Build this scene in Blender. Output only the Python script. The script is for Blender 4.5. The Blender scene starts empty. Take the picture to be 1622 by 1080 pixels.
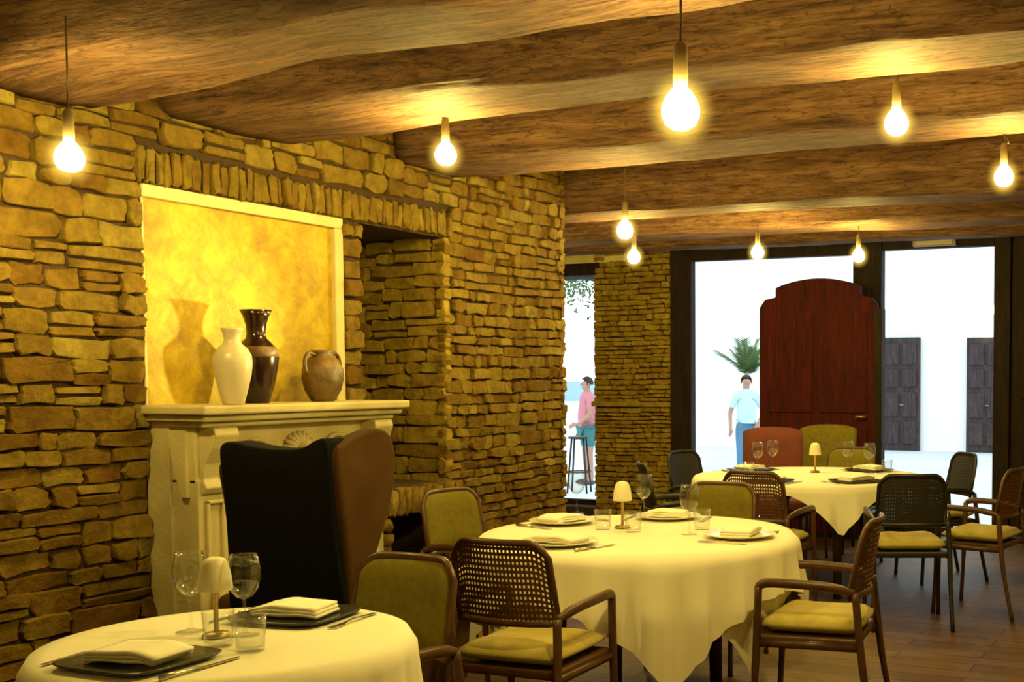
import bpy, bmesh, math, random
from mathutils import Vector, Matrix, noise
random.seed(7)
S = bpy.context.scene
COL = S.collection
PI = math.pi
# ------------------------------------------------------------------ camera numbers (1622 x 1080 frame)
FOC, PX, PY, HOR, EYE = 1850., 1200., 690., 595., 1.40
TH = math.atan((PY-HOR)/FOC); YAW = math.atan(.4); CA, SA = math.cos(YAW), math.sin(YAW)
def ray(u, v):
    x = (u-PX)/FOC; y = -(v-PY)/FOC
    F = math.cos(TH)+y*math.sin(TH); Z = -math.sin(TH)+y*math.cos(TH)
    return Vector((x*CA-F*SA, x*SA+F*CA, Z))
def atz(u, v, z):
    d = ray(u, v); return d*((z-EYE)/d.z)+Vector((0, 0, EYE))
def atx(u, v, X):
    d = ray(u, v); return d*(X/d.x)+Vector((0, 0, EYE))
def aty(u, v, Y):
    d = ray(u, v); return d*(Y/d.y)+Vector((0, 0, EYE))
# ------------------------------------------------------------------ linking helpers
def obj(name, bm, m, parent=None, smooth=False, loc=None):
    me = bpy.data.meshes.new(name)
    bmesh.ops.recalc_face_normals(bm, faces=bm.faces)
    bm.to_mesh(me); bm.free()
    for p in me.polygons: p.use_smooth = smooth
    for mm in (m if isinstance(m, (list, tuple)) else [m]): me.materials.append(mm)
    o = bpy.data.objects.new(name, me); COL.objects.link(o)
    if parent: o.parent = parent
    if loc is not None: o.location = loc
    return o
def tag(o, label, cat, group=None, kind=None):
    o['label'] = label; o['category'] = cat
    if group: o['group'] = group
    if kind: o['kind'] = kind
    return o
def thing(name, label, cat, loc=(0, 0, 0), rz=0., group=None):
    o = bpy.data.objects.new(name, None); COL.objects.link(o)
    o.empty_display_size = .1
    o.location = loc; o.rotation_euler = (0, 0, rz)
    return tag(o, label, cat, group)
def struct(o):
    o['kind'] = 'structure'; return o
def bevel(o, w, seg=2):
    b = o.modifiers.new('bevel', 'BEVEL'); b.width = w; b.segments = seg; b.limit_method = 'ANGLE'; return o
def subsurf(o, n=2):
    s = o.modifiers.new('subsurf', 'SUBSURF'); s.levels = n; s.render_levels = n; return o
def copy_tree(o, label=None, parent=None):
    c = o.copy(); COL.objects.link(c); c.parent = parent
    if label: c['label'] = label
    for ch in list(o.children): copy_tree(ch, None, c)
    return c
# ------------------------------------------------------------------ shape helpers
def box(bm, x0, x1, y0, y1, z0, z1, mi=0):
    vs = [bm.verts.new((x, y, z)) for z in (z0, z1) for y in (y0, y1) for x in (x0, x1)]
    for f in ((0, 1, 3, 2), (4, 6, 7, 5), (0, 4, 5, 1), (2, 3, 7, 6), (0, 2, 6, 4), (1, 5, 7, 3)):
        bm.faces.new([vs[i] for i in f]).material_index = mi
    return bm
def boxm(*a):
    return box(bmesh.new(), *a)
def tube(bm, pts, r, n=8, cap=True):
    pts = [Vector(p) for p in pts]
    rs = r if isinstance(r, (list, tuple)) else [r]*len(pts)
    rings = []
    t0 = (pts[1]-pts[0]).normalized()
    up = Vector((0, 0, 1)) if abs(t0.z) < .9 else Vector((1, 0, 0))
    nrm = t0.cross(up).normalized()
    for i, p in enumerate(pts):
        t = (pts[min(i+1, len(pts)-1)]-pts[max(i-1, 0)]).normalized()
        nrm = (nrm-t*nrm.dot(t)).normalized(); b = t.cross(nrm)
        rings.append([bm.verts.new(p+(nrm*math.cos(k*2*PI/n)+b*math.sin(k*2*PI/n))*rs[i]) for k in range(n)])
    for a, b in zip(rings, rings[1:]):
        for k in range(n):
            bm.faces.new((a[k], a[(k+1) % n], b[(k+1) % n], b[k]))
    if cap:
        bm.faces.new(rings[0][::-1]); bm.faces.new(rings[-1])
    return bm
def tubem(pts, r, n=8): return tube(bmesh.new(), pts, r, n)
def lathe(bm, prof, n=24, c=(0, 0, 0)):
    c = Vector(c); rings = []
    for r, z in prof:
        if r < 1e-5: rings.append([bm.verts.new(c+Vector((0, 0, z)))])
        else: rings.append([bm.verts.new(c+Vector((r*math.cos(k*2*PI/n), r*math.sin(k*2*PI/n), z))) for k in range(n)])
    for a, b in zip(rings, rings[1:]):
        for k in range(n):
            q = [a[k % len(a)], a[(k+1) % n % len(a)], b[(k+1) % n % len(b)], b[k % len(b)]]
            u = []
            for v in q:
                if v not in u: u.append(v)
            if len(u) > 2: bm.faces.new(u)
    return bm
def lathem(prof, n=24, c=(0, 0, 0)): return lathe(bmesh.new(), prof, n, c)
def prism(bm, pts, d0, d1, f):
    """outline pts (a,b) extruded from d0 to d1, f(a,b,d) -> xyz"""
    A = [bm.verts.new(f(a, b, d0)) for a, b in pts]; B = [bm.verts.new(f(a, b, d1)) for a, b in pts]
    n = len(pts)
    bm.faces.new(A[::-1]); bm.faces.new(B)
    for i in range(n): bm.faces.new((A[i], A[(i+1) % n], B[(i+1) % n], B[i]))
    return bm
def smooth_curve(pts, n=6):
    """Catmull-Rom through the points"""
    P = [Vector(p) for p in pts]; out = []
    for i in range(len(P)-1):
        p0, p1, p2, p3 = P[max(i-1, 0)], P[i], P[i+1], P[min(i+2, len(P)-1)]
        for k in range(n):
            t = k/n
            out.append(.5*((2*p1)+(p2-p0)*t+(2*p0-5*p1+4*p2-p3)*t*t+(3*p1-p0-3*p2+p3)*t**3))
    out.append(P[-1]); return out
# ------------------------------------------------------------------ materials
def mat(name, col, rough=.6, metal=0., sheen=0., spec=.5, bump=None, var=None, coords='Object', emit=None):
    m = bpy.data.materials.new(name); m.use_nodes = True
    nt = m.node_tree; N, L = nt.nodes, nt.links
    b = N['Principled BSDF']
    b.inputs['Base Color'].default_value = (*col, 1); b.inputs['Roughness'].default_value = rough
    b.inputs['Metallic'].default_value = metal; b.inputs['Specular IOR Level'].default_value = spec
    if sheen: b.inputs['Sheen Weight'].default_value = sheen
    tc = N.new('ShaderNodeTexCoord')
    if var:
        (sc, amt, stretch) = var
        mp = N.new('ShaderNodeMapping'); mp.inputs['Scale'].default_value = stretch
        L.new(tc.outputs[coords], mp.inputs[0])
        nz = N.new('ShaderNodeTexNoise'); nz.inputs['Scale'].default_value = sc; nz.inputs['Detail'].default_value = 6
        L.new(mp.outputs[0], nz.inputs['Vector'])
        cr = N.new('ShaderNodeValToRGB')
        cr.color_ramp.elements[0].position = .3; cr.color_ramp.elements[1].position = .7
        cr.color_ramp.elements[0].color = (*[c*(1-amt) for c in col], 1)
        cr.color_ramp.elements[1].color = (*[min(1, c*(1+amt)) for c in col], 1)
        L.new(nz.outputs['Fac'], cr.inputs[0]); L.new(cr.outputs[0], b.inputs['Base Color'])
    if bump:
        (sc, st, stretch) = bump
        mp = N.new('ShaderNodeMapping'); mp.inputs['Scale'].default_value = stretch
        L.new(tc.outputs[coords], mp.inputs[0])
        nz = N.new('ShaderNodeTexNoise'); nz.inputs['Scale'].default_value = sc; nz.inputs['Detail'].default_value = 8
        L.new(mp.outputs[0], nz.inputs['Vector'])
        bp = N.new('ShaderNodeBump'); bp.inputs['Strength'].default_value = st; bp.inputs['Distance'].default_value = .02
        L.new(nz.outputs['Fac'], bp.inputs['Height']); L.new(bp.outputs[0], b.inputs['Normal'])
    if emit:
        b.inputs['Emission Color'].default_value = (*emit[0], 1); b.inputs['Emission Strength'].default_value = emit[1]
    return m
ONE = (1, 1, 1)
def stone_mat(name, cols, seed=0.):
    m = bpy.data.materials.new(name); m.use_nodes = True
    nt = m.node_tree; N, L = nt.nodes, nt.links; b = N['Principled BSDF']
    b.inputs['Roughness'].default_value = .9; b.inputs['Specular IOR Level'].default_value = .15
    g = N.new('ShaderNodeNewGeometry'); tc = N.new('ShaderNodeTexCoord')
    cr = N.new('ShaderNodeValToRGB'); el = cr.color_ramp.elements
    for i, c in enumerate(cols):
        p = i/(len(cols)-1)
        e = el[0] if i == 0 else (el[-1] if i == len(cols)-1 else el.new(p))
        e.position = p; e.color = (*c, 1)
    L.new(g.outputs['Random Per Island'], cr.inputs[0])
    nz = N.new('ShaderNodeTexNoise'); nz.inputs['Scale'].default_value = 14; nz.inputs['Detail'].default_value = 8; nz.inputs['Roughness'].default_value = .7
    L.new(tc.outputs['Object'], nz.inputs['Vector'])
    mx = N.new('ShaderNodeMix'); mx.data_type = 'RGBA'; mx.blend_type = 'MULTIPLY'; mx.inputs[0].default_value = .75
    c2 = N.new('ShaderNodeValToRGB'); c2.color_ramp.elements[0].position = .32; c2.color_ramp.elements[1].position = .62
    c2.color_ramp.elements[0].color = (.38, .3, .2, 1); c2.color_ramp.elements[1].color = (1.15, 1.1, 1, 1)
    L.new(nz.outputs['Fac'], c2.inputs[0])
    L.new(cr.outputs[0], mx.inputs[6]); L.new(c2.outputs[0], mx.inputs[7]); L.new(mx.outputs[2], b.inputs['Base Color'])
    n2 = N.new('ShaderNodeTexNoise'); n2.inputs['Scale'].default_value = 38; n2.inputs['Detail'].default_value = 8; n2.inputs['Roughness'].default_value = .65
    L.new(tc.outputs['Object'], n2.inputs['Vector'])
    bp = N.new('ShaderNodeBump'); bp.inputs['Strength'].default_value = .8; bp.inputs['Distance'].default_value = .02
    L.new(n2.outputs['Fac'], bp.inputs['Height']); L.new(bp.outputs[0], b.inputs['Normal'])
    return m
def wood_mat(name, dark, light, scale=(1.2, 14, 14), bumpst=.7, rough=.75, det=8):
    m = bpy.data.materials.new(name); m.use_nodes = True
    nt = m.node_tree; N, L = nt.nodes, nt.links; b = N['Principled BSDF']
    b.inputs['Roughness'].default_value = rough; b.inputs['Specular IOR Level'].default_value = .3
    tc = N.new('ShaderNodeTexCoord'); mp = N.new('ShaderNodeMapping'); mp.inputs['Scale'].default_value = scale
    L.new(tc.outputs['Object'], mp.inputs[0])
    nz = N.new('ShaderNodeTexNoise'); nz.inputs['Scale'].default_value = 2.; nz.inputs['Detail'].default_value = det
    nz.inputs['Roughness'].default_value = .65; nz.inputs['Distortion'].default_value = .6
    L.new(mp.outputs[0], nz.inputs['Vector'])
    cr = N.new('ShaderNodeValToRGB'); e = cr.color_ramp.elements
    e[0].position = .34; e[0].color = (*dark, 1); e[1].position = .66; e[1].color = (*light, 1)
    m2 = N.new('ShaderNodeMapping'); m2.inputs['Scale'].default_value = [q*3.4 if q > 3 else q*2.2 for q in scale]
    L.new(tc.outputs['Object'], m2.inputs[0])
    n2 = N.new('ShaderNodeTexNoise'); n2.inputs['Scale'].default_value = 2.; n2.inputs['Detail'].default_value = det; n2.inputs['Roughness'].default_value = .7
    L.new(m2.outputs[0], n2.inputs['Vector'])
    c2 = N.new('ShaderNodeValToRGB'); c2.color_ramp.elements[0].position = .36; c2.color_ramp.elements[1].position = .52
    c2.color_ramp.elements[0].color = (.32, .26, .22, 1); c2.color_ramp.elements[1].color = (1, 1, 1, 1)
    L.new(n2.outputs['Fac'], c2.inputs[0])
    mx = N.new('ShaderNodeMix'); mx.data_type = 'RGBA'; mx.blend_type = 'MULTIPLY'; mx.inputs[0].default_value = .85
    m3 = N.new('ShaderNodeMapping'); m3.inputs['Scale'].default_value = [q*1.3 for q in scale]; L.new(tc.outputs['Object'], m3.inputs[0])
    n3 = N.new('ShaderNodeTexNoise'); n3.inputs['Scale'].default_value = 2.6; n3.inputs['Detail'].default_value = 5; n3.inputs['Distortion'].default_value = .3
    L.new(m3.outputs[0], n3.inputs['Vector'])
    ab = N.new('ShaderNodeMath'); ab.operation = 'SUBTRACT'; ab.inputs[1].default_value = .5; L.new(n3.outputs['Fac'], ab.inputs[0])
    a2 = N.new('ShaderNodeMath'); a2.operation = 'ABSOLUTE'; L.new(ab.outputs[0], a2.inputs[0])
    c3 = N.new('ShaderNodeMapRange'); c3.inputs[1].default_value = .0; c3.inputs[2].default_value = .022; c3.inputs[3].default_value = .35; L.new(a2.outputs[0], c3.inputs[0])
    my = N.new('ShaderNodeMix'); my.data_type = 'RGBA'; my.blend_type = 'MULTIPLY'; my.inputs[0].default_value = 1.
    L.new(nz.outputs['Fac'], cr.inputs[0]); L.new(cr.outputs[0], mx.inputs[6]); L.new(c2.outputs[0], mx.inputs[7])
    L.new(mx.outputs[2], my.inputs[6]); L.new(c3.outputs[0], my.inputs[7]); L.new(my.outputs[2], b.inputs['Base Color'])
    bp = N.new('ShaderNodeBump'); bp.inputs['Strength'].default_value = bumpst; bp.inputs['Distance'].default_value = .03
    L.new(n2.outputs['Fac'], bp.inputs['Height']); L.new(bp.outputs[0], b.inputs['Normal'])
    return m
def glass_mat(name, tint=(1, 1, 1), ior=1.45):
    m = bpy.data.materials.new(name); m.use_nodes = True
    nt = m.node_tree; N, L = nt.nodes, nt.links; N.remove(N['Principled BSDF'])
    o = N['Material Output']; t = N.new('ShaderNodeBsdfTransparent'); t.inputs[0].default_value = (*tint, 1)
    g = N.new('ShaderNodeBsdfGlossy'); g.inputs['Roughness'].default_value = .04
    lw = N.new('ShaderNodeLayerWeight'); lw.inputs[0].default_value = .5
    pw = N.new('ShaderNodeMath'); pw.operation = 'POWER'; pw.inputs[1].default_value = 3.; L.new(lw.outputs['Facing'], pw.inputs[0])
    fr = N.new('ShaderNodeMath'); fr.operation = 'MULTIPLY_ADD'; fr.inputs[1].default_value = (ior-1)*1.1; fr.inputs[2].default_value = (ior-1)*.1
    L.new(pw.outputs[0], fr.inputs[0])
    mx = N.new('ShaderNodeMixShader'); L.new(fr.outputs[0], mx.inputs[0]); L.new(t.outputs[0], mx.inputs[1]); L.new(g.outputs[0], mx.inputs[2])
    L.new(mx.outputs[0], o.inputs[0]); return m
def glow_mat(name, col, strength, alpha):
    m = bpy.data.materials.new(name); m.use_nodes = True
    nt = m.node_tree; N, L = nt.nodes, nt.links; N.remove(N['Principled BSDF'])
    o = N['Material Output']; e = N.new('ShaderNodeEmission'); e.inputs[0].default_value = (*col, 1); e.inputs[1].default_value = strength
    if alpha >= 1: L.new(e.outputs[0], o.inputs[0]); return m
    t = N.new('ShaderNodeBsdfTransparent'); mx = N.new('ShaderNodeMixShader'); mx.inputs[0].default_value = alpha
    L.new(t.outputs[0], mx.inputs[1]); L.new(e.outputs[0], mx.inputs[2]); L.new(mx.outputs[0], o.inputs[0]); return m

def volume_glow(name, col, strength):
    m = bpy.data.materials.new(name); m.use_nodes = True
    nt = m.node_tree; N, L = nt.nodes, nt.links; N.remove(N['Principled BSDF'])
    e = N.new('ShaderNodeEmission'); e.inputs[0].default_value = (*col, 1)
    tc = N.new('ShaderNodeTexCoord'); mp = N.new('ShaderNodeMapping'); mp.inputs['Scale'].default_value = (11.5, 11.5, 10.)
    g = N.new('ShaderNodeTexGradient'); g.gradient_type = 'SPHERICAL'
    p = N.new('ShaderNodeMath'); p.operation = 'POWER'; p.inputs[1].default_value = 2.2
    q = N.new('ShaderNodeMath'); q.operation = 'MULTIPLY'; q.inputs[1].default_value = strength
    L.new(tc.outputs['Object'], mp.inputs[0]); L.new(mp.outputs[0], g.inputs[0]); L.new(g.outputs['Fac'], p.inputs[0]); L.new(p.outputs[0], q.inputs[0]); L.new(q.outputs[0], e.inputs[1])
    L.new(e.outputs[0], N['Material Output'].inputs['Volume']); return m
WARM = (1., .74, .17)
M = dict(
    stone=stone_mat('stone', [(0.134, 0.074, 0.011), (0.205, 0.133, 0.022), (0.175, 0.112, 0.017), (0.241, 0.176, 0.032), (0.154, 0.085, 0.012), (0.221, 0.155, 0.030), (0.267, 0.213, 0.049)]),
    stone_far=stone_mat('stone_brightened', [(0.265, 0.173, 0.024), (0.367, 0.270, 0.044), (0.316, 0.228, 0.035), (0.418, 0.325, 0.059), (0.286, 0.184, 0.030)]),  # paler copy of the stone, brightened to offset dim light on the pier
    brick=stone_mat('brick_course', [(0.199, 0.137, 0.021), (0.243, 0.178, 0.031), (0.183, 0.115, 0.019), (0.276, 0.217, 0.045)]),
    mortar=mat('mortar', (.045, .022, .008), .95, bump=(60, .6, ONE)),
    plaster=mat('plaster', (.62, .52, .24), .9, var=(3, .15, ONE), bump=(30, .3, ONE)),
    cream=mat('cream_stone', (.52, .45, .25), .7, var=(5, .18, ONE), bump=(50, .15, ONE)),
    frame=mat('painted_frame', (.62, .53, .28), .7, var=(8, .1, ONE)),
    beam=wood_mat('beam_wood', (.12, .055, .030), (.30, .165, .085), (1.2, 9, 9), 1.),
    floor=None,
    darkwood=wood_mat('dark_wood', (.008, .004, .003), (.024, .010, .006), (8, 8, 1), .2, .75),
    redwood=wood_mat('red_wood', (.030, .0012, .0012), (.080, .003, .003), (10, 10, 1), .2, .85),
    doorbrown=wood_mat('courtyard_door_wood', (.035, .022, .024), (.075, .05, .052), (8, 8, 1), .2, .6),
    tabwood=wood_mat('table_wood', (.03, .015, .008), (.07, .035, .018), (6, 20, 6), .2, .5),
    frame_brown=mat('chair_brown', (.075, .030, .014), .38, var=(20, .25, ONE)),
    weave=mat('chair_weave', (.095, .036, .016), .5, var=(60, .3, ONE)),
    frame_black=mat('chair_black', (.010, .009, .009), .4),
    weave_black=mat('weave_black', (.012, .011, .011), .6),
    olive=mat('olive_fabric', (.16, .132, .018), .9, spec=.2, var=(30, .15, ONE), bump=(220, .25, ONE)),
    cushion=mat('cushion_fabric', (.44, .36, .085), .9, sheen=.2, var=(12, .18, ONE), bump=(180, .2, ONE)),
    velvet=mat('black_velvet', (.007, .007, .010), .85, spec=.1, bump=(160, .2, ONE)),
    litvelvet=mat('velvet_lit_brown', (.070, .034, .010), .85, spec=.15, var=(5, .35, ONE)),  # brown tone stands in for lamplight on the black velvet
    burgundy=mat('burgundy_velvet', (.12, .018, .012), .8, sheen=.3, var=(12, .2, ONE)),
    cloth=mat('white_cloth', (.84, .80, .70), .9, bump=(400, .08, ONE)),
    napkin=mat('napkin', (.88, .84, .76), .9, bump=(300, .1, ONE)),
    tray=mat('dark_tray', (.035, .036, .036), .22),
    plate=mat('plate_china', (.80, .74, .58), .25),
    silver=mat('cutlery_steel', (.55, .52, .45), .25, 1.),
    ceramic=mat('pale_ceramic', (.52, .45, .33), .35, var=(6, .08, ONE)),
    darkglaze=mat('dark_glaze', (.018, .006, .004), .2),
    bronze=mat('brown_jug', (.11, .062, .018), .45, var=(14, .45, ONE), bump=(40, .3, ONE)),
    glass=glass_mat('clear_glass', (.97, .98, .97), 1.5),
    pane=glass_mat('window_glass', (.98, 1, .99), 1.12),
    shade=mat('frosted_shade', (.80, .74, .56), .5),
    brass=mat('lamp_brass', (.42, .30, .12), .35, .8),
    core=glow_mat('bulb_core', WARM, 620, 1),
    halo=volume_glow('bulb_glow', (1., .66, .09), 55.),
    socket=mat('socket', (.16, .11, .05), .6),
    cord=mat('cord', (.10, .06, .03), .7),
    near_black=mat('near_black', (.012, .008, .006), .95),  # plain near-black for the firebox and hearth interiors
    court=mat('white_render', (.90, .93, .93), .9, var=(2, .02, ONE)),
    paving=mat('pale_paving', (.62, .66, .70), .8, var=(.8, .1, ONE)),
    leaf=mat('palm_leaf', (.09, .17, .05), .6, var=(4, .4, ONE)),
    bark=mat('bark', (.10, .07, .05), .9, bump=(20, .8, ONE)),
    sea=mat('sea', (.12, .32, .55), .4, spec=.1, var=(.02, .2, ONE)),
    skin=mat('skin', (.50, .28, .20), .6), hair=mat('hair', (.02, .014, .012), .7),
    shirt=mat('pale_shirt', (.55, .80, .85), .9), jeans=mat('jeans', (.10, .25, .42), .9),
    pink=mat('pink_top', (.65, .25, .30), .9), teal=mat('teal_cloth', (.05, .22, .24), .9),
    shoe=mat('shoe', (.08, .07, .07), .6), white=mat('eye', (.10, .07, .06), .4),
    grey=mat('grey_plastic', (.24, .20, .15), .5), lens=mat('lens', (.38, .34, .28), .3),
)
# gold plaster
def gold():
    m = bpy.data.materials.new('gold_plaster'); m.use_nodes = True
    N, L = m.node_tree.nodes, m.node_tree.links; b = N['Principled BSDF']
    b.inputs['Roughness'].default_value = .55; b.inputs['Specular IOR Level'].default_value = .4
    tc = N.new('ShaderNodeTexCoord'); nz = N.new('ShaderNodeTexNoise'); nz.inputs['Scale'].default_value = 7; nz.inputs['Detail'].default_value = 9
    nz.inputs['Roughness'].default_value = .72; nz.inputs['Distortion'].default_value = .35
    L.new(tc.outputs['Object'], nz.inputs['Vector'])
    cr = N.new('ShaderNodeValToRGB'); e = cr.color_ramp.elements
    e[0].position = .3; e[0].color = (.26, .145, .002, 1); e[1].position = .72; e[1].color = (.66, .48, .030, 1)
    x = e.new(.5); x.color = (.44, .30, .006, 1)
    L.new(nz.outputs['Fac'], cr.inputs[0]); L.new(cr.outputs[0], b.inputs['Base Color'])
    bp = N.new('ShaderNodeBump'); bp.inputs['Strength'].default_value = .3; bp.inputs['Distance'].default_value = .02
    L.new(nz.outputs['Fac'], bp.inputs['Height']); L.new(bp.outputs[0], b.inputs['Normal'])
    return m
M['gold'] = gold()
def floor_mat():
    m = bpy.data.materials.new('floor_boards'); m.use_nodes = True
    N, L = m.node_tree.nodes, m.node_tree.links; b = N['Principled BSDF']
    b.inputs['Roughness'].default_value = .55; b.inputs['Specular IOR Level'].default_value = .35
    tc = N.new('ShaderNodeTexCoord'); br = N.new('ShaderNodeTexBrick')
    br.inputs['Scale'].default_value = 1.; br.inputs['Brick Width'].default_value = 1.1; br.inputs['Row Height'].default_value = .14
    br.inputs['Mortar Size'].default_value = .004; br.offset = .37
    br.inputs['Color1'].default_value = (.115, .062, .018, 1); br.inputs['Color2'].default_value = (.16, .092, .028, 1); br.inputs['Mortar'].default_value = (.02, .01, .005, 1)
    L.new(tc.outputs['Object'], br.inputs['Vector'])
    mp = N.new('ShaderNodeMapping'); mp.inputs['Scale'].default_value = (1.5, 14, 1); L.new(tc.outputs['Object'], mp.inputs[0])
    nz = N.new('ShaderNodeTexNoise'); nz.inputs['Scale'].default_value = 3; nz.inputs['Detail'].default_value = 7; L.new(mp.outputs[0], nz.inputs['Vector'])
    mx = N.new('ShaderNodeMix'); mx.data_type = 'RGBA'; mx.blend_type = 'MULTIPLY'; mx.inputs[0].default_value = .6
    c2 = N.new('ShaderNodeValToRGB'); c2.color_ramp.elements[0].position = .3; c2.color_ramp.elements[1].position = .7
    c2.color_ramp.elements[0].color = (.5, .5, .5, 1); c2.color_ramp.elements[1].color = (1.2, 1.15, 1.1, 1)
    L.new(nz.outputs['Fac'], c2.inputs[0]); L.new(br.outputs['Color'], mx.inputs[6]); L.new(c2.outputs[0], mx.inputs[7]); L.new(mx.outputs[2], b.inputs['Base Color'])
    bp = N.new('ShaderNodeBump'); bp.inputs['Strength'].default_value = .25; bp.inputs['Distance'].default_value = .01
    L.new(nz.outputs['Fac'], bp.inputs['Height']); L.new(bp.outputs[0], b.inputs['Normal'])
    return m
M['floor'] = floor_mat()

# ================================================================== SETTING
WX = -3.90            # face of the stone wall on the left
WEND = 6.45           # where that wall stops
BY = 10.08            # back wall
CEIL = 2.86
struct(obj('floor', boxm(-7.2, 3.2, -2.6, BY+.15, -.12, 0), M['floor']))
struct(obj('ceiling', boxm(-7.2, 3.2, -2.6, BY+.3, CEIL, CEIL+.12), M['plaster']))

def add_stone(bm, a0, a1, z0, z1, depth, f, rnd):
    """one irregular field stone, front outline wobbling inside a0..a1 x z0..z1"""
    w, h = a1-a0, z1-z0
    g = min(.0045, w*.06)
    j = min(.009, h*.12)
    c = min(w, h)*rnd.uniform(.06, .2)
    P = [(a0+g+c, z0+g), (a0+g+w*.5, z0+g*.7), (a1-g-c, z0+g), (a1-g, z0+g+c), (a1-g*.8, z0+h*.5), (a1-g, z1-g-c), (a1-g-c, z1-g), (a0+g+w*.5, z1-g*.7), (a0+g+c, z1-g), (a0+g, z1-g-c), (a0+g*.8, z0+h*.5), (a0+g, z0+g+c)]
    P = [(a+rnd.uniform(-j, j), b+rnd.uniform(-j, j)) for a, b in P]
    ca, cb = (a0+a1)/2, (z0+z1)/2
    k = max(.3, 1-.008/max(h, .03))
    kw = max(.6, 1-.009/max(w, .05))
    R0 = [bm.verts.new(f(a, b, -.035)) for a, b in P]
    R1 = [bm.verts.new(f(a, b, depth-.007)) for a, b in P]
    tilt = rnd.uniform(-.006, .006); tz = rnd.uniform(-.006, .006)
    R2 = [bm.verts.new(f(ca+(a-ca)*kw, cb+(b-cb)*k, depth+tilt*(a-ca)/w*2+tz*(b-cb)/h*2)) for a, b in P]
    n = len(P)
    for A, B in ((R0, R1), (R1, R2)):
        for i in range(n): bm.faces.new((A[i], A[(i+1) % n], B[(i+1) % n], B[i]))
    bm.faces.new(R2)
def stone_field(bm, a0, a1, z0, z1, f, holes=(), seed=1, hmin=.055, hmax=.10, lmin=.09, lmax=.27):
    rnd = random.Random(seed); z = z0
    lift = lambda a: noise.noise(Vector((a*.9, seed*3.1, 0)))*.03+noise.noise(Vector((a*3.1, seed*1.7, 4)))*.012
    while z < z1-.02:
        h = rnd.uniform(hmin, hmax)
        if z+h > z1-.03: h = z1-z
        zm = z+h/2
        spans = [(a0, a1)]
        for (ha, hb, hz0, hz1) in holes:
            if hz0 < zm < hz1:
                new = []
                for s, e in spans:
                    if hb <= s or ha >= e: new.append((s, e))
                    else:
                        if ha-s > .02: new.append((s, ha))
                        if e-hb > .02: new.append((hb, e))
                spans = new
        for s, e in spans:
            a = s; 
            while a < e-.01:
                l = rnd.uniform(lmin, lmax)*rnd.choice((.7, 1, 1, 1.25))
                if a+l > e-.05: l = e-a
                edge = (a == s or a+l >= e-.001)
                j0 = rnd.uniform(-.008, .012) if a == s else 0
                o0, o1 = lift(a+l/2), lift(a+l/2)
                if z <= z0+.001: o0 = 0
                d = rnd.uniform(0, .028)
                if l > .12 and h > .075 and rnd.random() < .3:
                    zz = z+h*rnd.uniform(.4, .6)
                    add_stone(bm, a-j0, a+l, z+o0, zz+o1, d, f, rnd); add_stone(bm, a, a+l, zz+o1, z+h+o1, rnd.uniform(0, .025), f, rnd)
                else: add_stone(bm, a-j0, a+l, z+o0, z+h+o1, d, f, rnd)
                a += l
        z += h
# --- left wall: core + stones, recess for the gold panel, deep niche
GY0, GY1, GZ = 3.35, 4.46, 2.145
NY0, NY1, NZ = 4.585, 5.21, 2.13
NDEP = .62
core = bmesh.new()
xb, xf = WX-.75, WX-.02
box(core, xb, xf, -2.6, GY0, 0, CEIL); box(core, xb, WX-.06, GY0, GY1, 0, GZ); box(core, xb, xf, GY0, GY1, GZ, CEIL)
box(core, xb, xf, GY1, NY0, 0, CEIL); box(core, xb, WX-NDEP-.04, NY0, NY1+.03, 0, NZ); box(core, xb, xf, NY0, NY1+.03, NZ+.01, CEIL)
box(core, xb, xf, NY1+.03, WEND, 0, CEIL)
wl = struct(obj('wall_left', core, M['mortar']))
bm = bmesh.new()
fw = lambda a, z, d: (WX+d-.012, a, z)
SOLD0, SOLD1 = GZ+.005, GZ+.135
hol = [(GY0, GY1, -1, GZ), (NY0, NY1, -1, NZ), (GY0-.03, 5.27, GZ-.01, SOLD1)]
stone_field(bm, .6, 4.9, 0, CEIL-.02, fw, hol, seed=3, hmin=.058, hmax=.105)
stone_field(bm, 4.9, WEND, 0, CEIL-.02, fw, hol, seed=4, hmin=.045, hmax=.08, lmin=.07, lmax=.21)
obj('stone_facing', bm, M['stone'], wl)
bm = bmesh.new(); rnd = random.Random(5); a = GY0-.03
while a < 5.27:
    w = rnd.uniform(.034, .052)
    add_stone(bm, a, a+w, SOLD0+rnd.uniform(-.006, .004), SOLD1+rnd.uniform(-.008, .008), rnd.uniform(.004, .022), fw, rnd); a += w
obj('brick_course', bm, M['brick'], wl)
# niche: far reveal, back and near reveal
bm = bmesh.new()
stone_field(bm, WX-NDEP, WX+.01, 0, NZ, lambda a, z, d: (a, NY1+.02-d, z), seed=11)
stone_field(bm, NY0, NY1, 0, NZ, lambda a, z, d: (WX-NDEP-.02+d, a, z), seed=12)
obj('niche_lining', bm, M['stone_far'], wl)
# quoin ends of the wall (faces away from the room, toward the back window)
bm = bmesh.new()
stone_field(bm, xb, WX+.01, 0, CEIL-.02, lambda a, z, d: (a, WEND+d-.012, z), seed=14)
obj('wall_end_facing', bm, M['stone'], wl)
# gold panel in its shallow recess, with the painted frame
gp = obj('gold_panel', boxm(WX-.058, WX-.03, GY0, GY1, 1.2, GZ), M['gold'], wl)
fr = obj('panel_frame', box(box(box(bmesh.new(), WX-.06, WX-.004, GY0, GY1, GZ-.05, GZ), WX-.06, WX-.004, GY1-.055, GY1, 1.28, GZ-.05), WX-.06, WX-.012, GY0, GY0+.012, 1.28, GZ-.05), M['frame'], wl)
bevel(fr, .006)
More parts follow.
